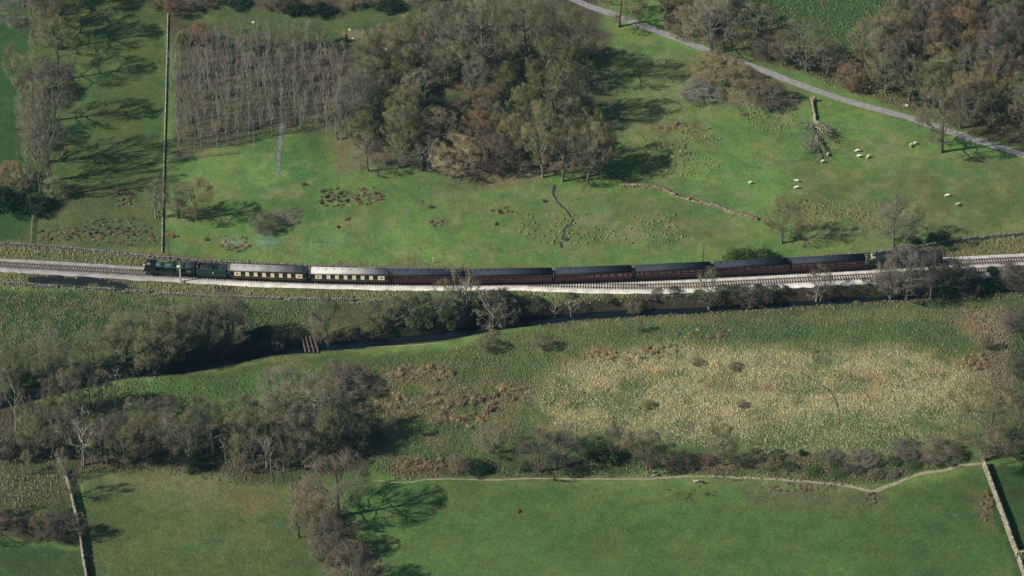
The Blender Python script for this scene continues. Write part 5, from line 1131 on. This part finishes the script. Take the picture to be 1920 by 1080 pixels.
# ------------------------------------------------------------------ dry stone walls
M_stone = objcol('weathered stone', attr=True, scale=1.2, var=.3)
def stone_wall(line_px, h, w, label, colr, sl=.5, lumpy=.08, gap=None, seed=0, name='dry_stone_wall'):
    g = np.random.default_rng(seed); ln = smooth_line(np.array([[P(*q).x, P(*q).y] for q in line_px]), sl); d = np.gradient(ln, axis=0); d /= np.linalg.norm(d, axis=1)[:, None]; nr = np.stack([-d[:, 1], d[:, 0]], 1)
    n = len(ln); cr_ = max(2, round(h/.32)); V = []; C = []
    zb = HV(ln[:, 0], ln[:, 1]); hv = h*(1+lumpy*3*fbm(ln[:, 0], ln[:, 1], 5, 3))
    for c in range(cr_+1):
        cap = c == cr_; off = g.uniform(-.2, .2, n); ww = (w*(1-.25*c/cr_)+(.10 if cap else 0))*g.uniform(.88, 1.12, n); z0 = zb-.1+hv*c/(cr_+.6); z1 = zb-.1+hv*(c+(.6 if cap else 1.02))/(cr_+.6)*g.uniform(.97, 1.03, n)
        L = sl*g.uniform(.8, 1.08, n)/2; P_ = ln+d*off[:, None]*.5+nr*(g.normal(size=n)*.03)[:, None]
        keep = np.ones(n, bool) if gap is None else ~((fbm(ln[:, 0], ln[:, 1]+5, 6, 2) < gap) & (c > 0))
        b = np.zeros((n, 8, 3))
        for i, (sx, sy, zz) in enumerate([(-1,-1,0),(1,-1,0),(1,1,0),(-1,1,0),(-1,-1,1),(1,-1,1),(1,1,1),(-1,1,1)]):
            q = P_+d*(sx*L*g.uniform(.92, 1.06, n))[:, None]+nr*(sy*ww/2)[:, None]; b[:, i, :2] = q; b[:, i, 2] = (z1 if zz else z0)+g.normal(size=n)*.015
        V.append(b[keep]); cc = np.array(colr)*g.uniform(.65, 1.3, (n, 1)); C.append(np.repeat(cc[keep][:, None], 8, 1))
    V = np.concatenate(V); C = np.concatenate(C).reshape(-1, 3); f = np.array([(0,3,2,1),(4,5,6,7),(0,1,5,4),(1,2,6,5),(2,3,7,6),(3,0,4,7)])
    F = (np.arange(len(V))[:, None, None]*8+f[None]).reshape(-1, 4)
    return tag(link(name, mesh_np(name, V.reshape(-1, 3), F, M_stone, False, C)), label, 'stone wall')
SC = (.20,.185,.15); SD = (.17,.16,.135)
stone_wall([(319,-60),(316,0),(313,120),(309,260),(306,380),(304,474)], .5, .28, 'long straight stone wall from the top edge down to the railway, left of the plantation', (.27,.25,.20), seed=1)
stone_wall([(-60,456),(60,463),(150,470),(270,483),(420,495),(560,501),(740,508),(900,510),(1100,509),(1250,503),(1400,494),(1500,487),(1600,480),(1650,476),(1720,466),(1800,453),(1920,441),(2040,430)], 1.1, .5, 'stone boundary wall on the far side of the railway, running behind the train', SD, seed=2)
stone_wall([(-60,526),(60,536),(150,542),(262,548),(340,554),(480,560),(600,564),(760,567),(900,568)], .9, .5, 'low grey wall on the near side of the railway above the rough green field', SD, lumpy=.14, gap=-.16, seed=3)
stone_wall([(112,868),(128,910),(141,960),(150,1000),(156,1045),(163,1085),(170,1130)], 1.7, .6, 'stone wall at the bottom left beside the olive field, throwing a black shadow', SC, seed=4)
stone_wall([(1845,874),(1862,920),(1882,975),(1898,1020),(1907,1042)], 1.8, .75, 'sandy stone wall at the bottom right, running down from the huge tree', (.25,.22,.155), seed=5)
stone_wall([(1906,1044),(1935,1041),(1975,1037),(2040,1030)], 1.7, .75, 'short mossy cross wall meeting the bottom right wall at the photo edge', (.28,.26,.13), seed=6)
stone_wall([(1910,1052),(1922,1085),(1940,1130)], 1.7, .7, 'lowest length of wall in the bottom right corner', (.25,.23,.18), seed=7)
stone_wall([(1165,349),(1215,351),(1245,356),(1262,365),(1300,377),(1340,387),(1380,401),(1420,412)], .75, .9, 'tumbled turf covered wall running from the wood\'s tip down across the pasture', (.21,.175,.12), lumpy=.2, gap=-.1, seed=8)
stone_wall([(300,62),(318,60)], .8, .5, 'stub of wall beside the top of the long wall', SC, seed=9) if False else None

# ------------------------------------------------------------------ fences, poles, railway odds and ends
M_wood = simple('grey weathered timber', (.20,.18,.15), .9, .3, 3); M_wooddk = simple('dark timber', (.05,.042,.035), .9, .3, 3); M_concrete = simple('pale post paint', (.70,.68,.60), .7, .12, 3)
def fence(line_px, label, h=1.1, gap=2.6, rails=3, name='post_and_rail_fence'):
    pts = smooth_line(np.array([[P(*q).x, P(*q).y] for q in line_px]), gap); root = empty(name, (pts[0][0], pts[0][1], Hq(*pts[0]))); tag(root, label, 'fence'); o0 = Vector((pts[0][0], pts[0][1], Hq(*pts[0])))
    for q in pts:
        z_ = Hq(*q); b = Vector((q[0], q[1], z_))-o0; MB().box(b.x-.07, b.x+.07, b.y-.07, b.y+.07, b.z-.2, b.z+h).build('post', M_wood, root)
    for r_ in range(rails):
        mb = MB(); zz = h*(.35+.28*r_)
        for a_, b_ in zip(pts[:-1], pts[1:]):
            A = Vector((a_[0], a_[1]-.09, Hq(*a_)+zz))-o0; B = Vector((b_[0], b_[1]-.09, Hq(*b_)+zz))-o0; mb.cyl(A, B, .05, n=4)
        mb.build('rail', M_wood, root)
fence([(62,404),(60,425),(58,462)], 'thin post fence running from the gate down to the railway wall at the left')
fence([(62,414),(70,400),(78,388)], 'short hurdle fence slanting below the dark bush at the left', gap=2.0)
fence([(318,300),(345,299),(400,293),(450,288)], 'low rail fence along the plantation\'s lower left edge')
fence([(690,101),(745,101),(770,104)], 'rail fence below the lawn beside the big wood')
def pole(px, py, hp, label, r=.11, mat=None, arm=0):
    p = P(px, py); h = hp/(scale_at(p)*math.cos(TH)); root = empty('telegraph_pole', p); tag(root, label, 'telegraph pole')
    MB().cyl((0, 0, -.3), (0, 0, h), r, r*.7, n=8).build('shaft', mat or M_wooddk, root)
    MB().box(-.55, .55, -.05, .05, h-.6, h-.5).build('crossarm', M_wooddk, root)
    for x_ in (-.45, -.2, .2, .45): MB().cyl((x_, 0, h-.5), (x_, 0, h-.38), .04, n=6).build('insulator', M_white, root)
pole(1318, 497, 36, 'dark telegraph pole standing behind the fourth maroon coach'); pole(319, 492, 34, 'dark telegraph pole standing behind the locomotive boiler'); pole(1889, 492, 30, 'pole beside the tracks near the right edge') if False else None
p = P(339, 529); h = 31/(scale_at(p)*math.cos(TH)); sg = empty('signal_post', p); tag(sg, 'cream signal post with a small arm standing in front of the locomotive', 'signal')
MB().box(-.15, .15, -.15, .15, -.2, h).build('post', M_concrete, sg); MB().box(-.72, -.16, -.2, .2, h-.55, h-.25).build('signal_head', M_concrete, sg)
MB().box(-.22, .22, -.5, -.15, .9, 1.0).build('step', M_wooddk, sg); MB().cyl((.2, -.1, 0), (.2, -.1, h-.1), .03, n=5).build('ladder_rail', M_wooddk, sg)
p = P(812, 493); mk = empty('survey_post', p); tag(mk, 'slim pale marker post in the pasture behind the first maroon coach', 'post'); MB().box(-.07, .07, -.07, .07, -.2, 1.5).build('post', M_concrete, mk); MB().box(-.16, .16, -.09, .09, 1.5, 1.66).build('cap', M_concrete, mk)
# pile of old sleepers
M_oldsl = simple('old red brown sleeper', (.13,.065,.05), .9, .35, 2)
for i in range(9):
    p = P(893+i*6.2, 549-(i % 3)*.6); b = MB().box(-.13, .13, -1.2, 1.0, 0, .17).build('loose_sleeper', M_oldsl if i > 3 else M_wood, None); b.location = p+Vector((0, 0, .05+(.15 if i % 4 == 3 else 0))); b.rotation_euler = (0, 0, R(random.uniform(-14, 14)))
    tag(b, ['leftmost grey loose sleeper lying by the line below the second maroon coach','second grey loose sleeper from the left by the line','third grey loose sleeper from the left by the line','fourth loose sleeper from the left, last grey one','fifth loose sleeper from the left, first red brown one',
            'sixth loose sleeper in the row, red brown','seventh loose sleeper in the row, red brown','eighth loose sleeper in the row, red brown','rightmost red brown loose sleeper of the row by the line'][i], 'railway sleeper', 'loose sleepers dumped by the line')
# point lever
p = P(1203, 537); pl_ = empty('point_machine', Vector((p.x, p.y, .2))); tag(pl_, 'rusty point lever between the rails where the second track begins', 'point lever'); MB().box(-.9, .9, -.25, .25, 0, .25, .03).build('housing', M_oldsl, pl_); MB().cyl((0, 0, .2), (.2, 0, .95), .05, n=6).build('lever', M_rail, pl_)
# old bridge beams across the river
M_girder = simple('faded pinkish timber', (.10,.068,.060), .85, .3, 2)
br = None
a0 = P(568, 633); zt = -1.0; root = empty('footbridge', Vector((a0.x, a0.y, zt))); tag(root, 'stripped footbridge of four parallel reddish beams across the river', 'footbridge')
for i in range(4):
    A = P0(566+i*7.2, 629+i*.6, zt); B = P0(573+i*8, 661+i*.2, zt); mb = MB(); mb.cyl(A-Vector(root.location), B-Vector(root.location), .20, n=6); mb.build('beam', M_girder, root)
A = P0(568, 650, zt)-Vector(root.location); B = P0(598, 650, zt)-Vector(root.location); MB().cyl(A, B, .08, n=5).build('cross_brace', M_girder, root)
# white tree guards
M_guard = simple('pale tree guard', (.36,.38,.31), .7, .2, 4)
gm = MB().cyl((0, 0, -.1), (0, 0, 1.3), .055, n=7).build('tree_guard', M_guard); first = True
gp = [(5,912),(13,905),(28,905),(24,912),(30,898),(37,900),(39,906),(43,900),(25,910),(38,916),(39,922),(48,919),(60,917),(8,918),(12,918),(73,893),(80,907),(85,904),(90,894),(95,909),(100,896),(106,904),(100,893),(30,944),(42,940),(38,950),(28,951),(8,945),(43,934),(56,930),(62,926),(20,930),(66,904),(52,898),(70,915),(34,936),(15,895),(88,918),(95,920),(110,925)]
for i, (a_, b_) in enumerate(gp):
    o = gm if i == 0 else link('tree_guard', gm.data); o.location = P(a_, b_+3); o.rotation_euler = (R(random.gauss(0, 5)), R(random.gauss(0, 7)), 0); f = random.uniform(.8, 1.25); o.scale = (1, 1, f)
    tag(o, 'pale plastic tree guard among the new saplings left of the bottom left wall', 'tree guard', 'pale tree guards round new saplings')

# ------------------------------------------------------------------ animals and people
def skin(name, pts, edges, rad, mat, parent=None, sub=1):
    """one continuous surface grown over a skeleton"""
    me_ = bpy.data.meshes.new(name); me_.from_pydata(pts, edges, []); o = bpy.data.objects.new(name, me_); COL.objects.link(o)
    mo = o.modifiers.new('s', 'SKIN'); sv = me_.skin_vertices[0].data
    for i, r_ in enumerate(rad): sv[i].radius = (r_, r_) if np.isscalar(r_) else r_
    sv[0].use_root = True; s2 = o.modifiers.new('u', 'SUBSURF'); s2.levels = sub; s2.render_levels = sub
    dg = bpy.context.evaluated_depsgraph_get(); ev = bpy.data.meshes.new_from_object(o.evaluated_get(dg)); bpy.data.objects.remove(o); ev.name = name
    ev.materials.clear(); ev.materials.append(mat)
    for p_ in ev.polygons: p_.use_smooth = True
    return link(name, ev, parent)
M_wool = simple('sheep wool', (.62,.58,.48), .95, .15, 5, bump=.03); M_face = simple('dark face', (.10,.085,.07), .8, .2, 6)
def sheep_mesh(graze):
    hz = .32 if graze else .92; hx = -.82 if graze else -.86
    pts = [(.12,0,.68),(-.28,0,.70),(.48,0,.68),(-.55,0,.80 if not graze else .58),(hx,0,hz+.04),(hx-.17,0,hz-.07),(.60,0,.60)]
    ed = [(0,1),(0,2),(1,3),(3,4),(4,5),(2,6)]; rad = [.30,.29,.27,.15,.10,.06,.05]
    for lx, src in ((-.32,1),(.45,2)):
        for s_ in (-1, 1):
            i = len(pts); bx = .06 if src == 2 else 0
            pts += [(lx,s_*.14,.42),(lx+bx,s_*.14,.22),(lx-.01,s_*.14,.02)]; ed += [(src,i),(i,i+1),(i+1,i+2)]; rad += [.09,.045,.04]
    for s_ in (-1, 1): i = len(pts); pts.append((hx+.06,s_*.17,hz+.07)); ed.append((4,i)); rad.append(.03)
    return pts, ed, rad
sg_, st_ = skin('sheep', *sheep_mesh(True), M_wool), skin('sheep', *sheep_mesh(False), M_wool)
SP = [(1407,343,.1,1,'sheep standing alone at the left of the flock, below the rush patch'),(1494,340,.0,0,'upper one of the two sheep left of centre in the right pasture'),(1494,352,.1,1,'lower one of the two sheep left of centre in the right pasture'),(1543,303,.2,1,'sheep just below the crown of the fallen tree'),
      (1552,290,1.2,0,'sheep standing against the crown of the fallen tree'),(1608,283,.1,1,'upper left sheep of the trio right of the fallen tree'),(1610,293,-.2,0,'lower left sheep of the trio right of the fallen tree'),(1628,294,.8,1,'right hand sheep of the trio right of the fallen tree'),
      (1708,273,1.0,0,'left sheep of the pair beside the grey spreading tree'),(1716,269,.2,1,'right sheep of the pair beside the grey spreading tree'),(1777,367,.1,1,'upper left sheep of the pair at the far right of the pasture'),(1796,384,.6,0,'lower right sheep of the pair at the far right of the pasture')]
for i, (a_, b_, rz, g_, l_) in enumerate(SP):
    o = (sg_ if g_ else st_) if i < 2 else link('sheep', (sg_ if g_ else st_).data)
    if i == 0: o = sg_
    if i == 1: o = st_
    o.location = P(a_, b_+2); o.rotation_euler = (0, 0, rz+(math.pi if i % 3 == 0 else 0)); o.scale = (.98,)*3; tag(o, l_, 'sheep', 'sheep grazing in the right pasture')
def person(px, py, rz, top, legs, label, hair=(.05,.035,.02), stride=.25, arm=.2):
    p = P(px, py); root = empty('person', p, rz); tag(root, label, 'person')
    sk = simple('skin tone', (.45,.28,.2), .6, .1, 4)
    def arms(s_): return [(0,s_*.19,1.42),(s_*arm*.3,s_*.24,1.15),(s_*arm+.06,s_*.24,.92),(s_*arm+.09,s_*.24,.86)]
    pts = [(0,0,1.0),(0,0,1.22),(0,0,1.42),(0,0,1.52),(.01,0,1.62),(.015,0,1.74)]; ed = [(0,1),(1,2),(2,3),(3,4),(4,5)]; rad = [.13,.12,.13,.055,.085,.07]
    i = len(pts); pts.append((.115,0,1.63)); ed.append((4,i)); rad.append(.016)                          # nose
    for s_ in (-1, 1): i = len(pts); pts.append((.0,s_*.09,1.64)); ed.append((4,i)); rad.append(.018)     # ears
    for s_ in (-1, 1):
        i = len(pts); A = arms(s_); pts += A; ed += [(2,i),(i,i+1),(i+1,i+2),(i+2,i+3)]; rad += [.055,.045,.033,.032]
        hx_, hy_, hz_ = A[-1]
        for k, (dx, L) in enumerate(((-.03,.075),(-.01,.09),(.01,.085),(.03,.065))):
            j = len(pts); pts += [(hx_+dx,hy_,hz_-.05),(hx_+dx+.012,hy_-s_*.012,hz_-.05-L)]; ed += [(i+3,j),(j,j+1)]; rad += [.010,.008]
        j = len(pts); pts.append((hx_+.05,hy_-s_*.01,hz_-.045)); ed.append((i+3,j)); rad.append(.010)
    for s_ in (-1, 1):
        i = len(pts); pts += [(0,s_*.09,.92),(s_*stride*.5+.03,s_*.10,.50),(s_*stride,s_*.10,.09),(s_*stride+.14,s_*.10,.04)]; ed += [(0,i),(i,i+1),(i+1,i+2),(i+2,i+3)]; rad += [.085,.058,.042,.035]
    skin('body', pts, ed, rad, sk, root)
    mt = simple('jacket', top, .8, .15, 3); ml = simple('trousers', legs, .8, .15, 3)
    P_ = [(0,0,.95),(0,0,1.2),(0,0,1.40)]; E_ = [(0,1),(1,2)]; Rr = [.17,.155,.155]
    for s_ in (-1, 1): i = len(P_); P_ += arms(s_)[:3]; E_ += [(2,i),(i,i+1),(i+1,i+2)]; Rr += [.075,.062,.05]
    skin('jacket', P_, E_, Rr, mt, root)
    P_ = [(0,0,.96)]; E_ = []; Rr = [.145]
    for s_ in (-1, 1): i = len(P_); P_ += [(0,s_*.09,.86),(s_*stride*.5+.03,s_*.10,.50),(s_*stride,s_*.10,.12)]; E_ += [(0,i),(i,i+1),(i+1,i+2)]; Rr += [.105,.078,.062]
    skin('trousers', P_, E_, Rr, ml, root)
    skin('hair', [(-.01,0,1.66),(-.02,0,1.745)], [(0,1)], [.088,.072], simple('hair colour', hair, .8, .2, 6), root)
    sh = MB()
    for s_ in (-1, 1): sh.box(s_*stride-.06, s_*stride+.19, s_*.10-.05, s_*.10+.05, 0, .09, .02)
    sh.build('shoes', M_black, root)
person(1219, 888, 0.1, (.30,.045,.035), (.03,.035,.05), 'walker in a red jacket on the footpath below the umbrella shaped tree')
person(1225.5, 893, 0.0, (.03,.035,.05), (.72,.72,.72), 'walker in dark top and white trousers beside the red jacketed one', hair=(.25,.18,.1))
person(983, 554, -1.4, (.85,.20,.05), (.75,.20,.06), 'railway worker in bright orange clothing standing below the line', hair=(.75,.35,.1), stride=.08, arm=.1)
M_dogw = simple('white dog coat', (.75,.74,.70), .9, .1, 6); M_dogb = simple('black dog coat', (.02,.02,.022), .8, .3, 6)
def dog(px, py, rz, mat, label):
    pts = [(.1,0,.44),(-.2,0,.45),(.34,0,.43),(-.34,0,.58),(-.44,0,.66),(-.58,0,.62),(.50,0,.50),(.66,0,.62)]; ed = [(0,1),(0,2),(1,3),(3,4),(4,5),(2,6),(6,7)]; rad = [.13,.15,.11,.08,.08,.04,.03,.02]
    for lx, src, k in ((-.24,1,-.02),(.34,2,.08)):
        for s_ in (-1, 1): i = len(pts); pts += [(lx,s_*.08,.28),(lx+k,s_*.08,.15),(lx,s_*.08,.02)]; ed += [(src,i),(i,i+1),(i+1,i+2)]; rad += [.055,.03,.028]
    for s_ in (-1, 1): i = len(pts); pts.append((-.40,s_*.07,.76)); ed.append((4,i)); rad.append(.022)
    o = skin('dog', pts, ed, rad, mat); o.location = P(px, py); o.rotation_euler = (0, 0, rz); o.scale = (1.25,)*3; tag(o, label, 'dog')
dog(1304, 905, .3, M_dogw, 'white dog in the grass below the footpath, right of the two walkers'); dog(1315, 906, 2.6, M_dogb, 'black dog in the grass just right of the white dog')
# pale boulders
M_rock = simple('pale boulder', (.42,.40,.36), .9, .2, 2, bump=.05)
def boulder(px, py, s_, label):
    b = MB(); bmesh.ops.create_icosphere(b.bm, subdivisions=2, radius=1)
    for v in b.bm.verts: v.co *= random.uniform(.8, 1.1); v.co.z *= .6
    o = b.build('boulder', M_rock); o.location = P(px, py); o.scale = (s_,)*3; tag(o, label, 'boulder')
boulder(656, 56, .5, 'pale stone on the lawn above the small conifer, upper one'); boulder(662, 72, .42, 'pale stone on the lawn right of the small conifer, lower one'); boulder(723, 93, .6, 'pale stone at the wood edge right of the lawn')
boulder(608, 94, .5, 'pale stone among twigs at the plantation\'s top right'); boulder(1749, 457, .7, 'pale stone beside the shaded wall right of the grey tree'); boulder(475, 42, .5, 'pale stone at the right end of the top lawn, below the evergreens')
boulder(1700, 198, .6, 'pale stone on the upper verge of the lane')
for nm in ('trunks',): pass
def smoke(px, py, up, sx, sy, sz, dens, sd):
    p = P(px, py); b = MB(); bmesh.ops.create_icosphere(b.bm, subdivisions=3, radius=1)
    m = bpy.data.materials.new('smoke'); m.use_nodes = True; n_ = m.node_tree; n_.nodes.clear(); L = n_.links.new
    v = n_.nodes.new('ShaderNodeVolumePrincipled'); v.inputs['Color'].default_value = (.75,.87,1,1); tc = n_.nodes.new('ShaderNodeTexCoord'); ln = n_.nodes.new('ShaderNodeVectorMath'); ln.operation = 'LENGTH'; L(tc.outputs['Object'], ln.inputs[0])
    mr = n_.nodes.new('ShaderNodeMapRange'); mr.inputs['From Min'].default_value = 1; mr.inputs['From Max'].default_value = .1; mr.inputs['To Max'].default_value = dens; L(ln.outputs['Value'], mr.inputs[0])
    no = n_.nodes.new('ShaderNodeTexNoise'); no.inputs['Scale'].default_value = 2.2; no.inputs['Detail'].default_value = 4; L(tc.outputs['Object'], no.inputs['Vector'])
    m2 = n_.nodes.new('ShaderNodeMapRange'); m2.inputs['From Min'].default_value = .42; m2.inputs['From Max'].default_value = .65; L(no.outputs[0], m2.inputs[0]); mu = n_.nodes.new('ShaderNodeMath'); mu.operation = 'MULTIPLY'; L(mr.outputs[0], mu.inputs[0]); L(m2.outputs[0], mu.inputs[1]); L(mu.outputs[0], v.inputs['Density'])
    o_ = n_.nodes.new('ShaderNodeOutputMaterial'); L(v.outputs[0], o_.inputs['Volume'])
    o = b.build('smoke', m); o.location = p+Vector((0, 0, up)); o.scale = (sx, sy, sz); tag(o, kind='stuff')
smoke(500, 478, 4.5, 4.5, 3, 3, .16, 1); smoke(438, 470, 3.2, 4.2, 2.6, 1.8, .16, 2); smoke(600, 482, 4.5, 9, 3.5, 3, .03, 3)
print('tufts', sum(cs), 'objects', len(bpy.data.objects), 'tris', sum(len(m.loops)-2*len(m.polygons) for m in bpy.data.meshes))
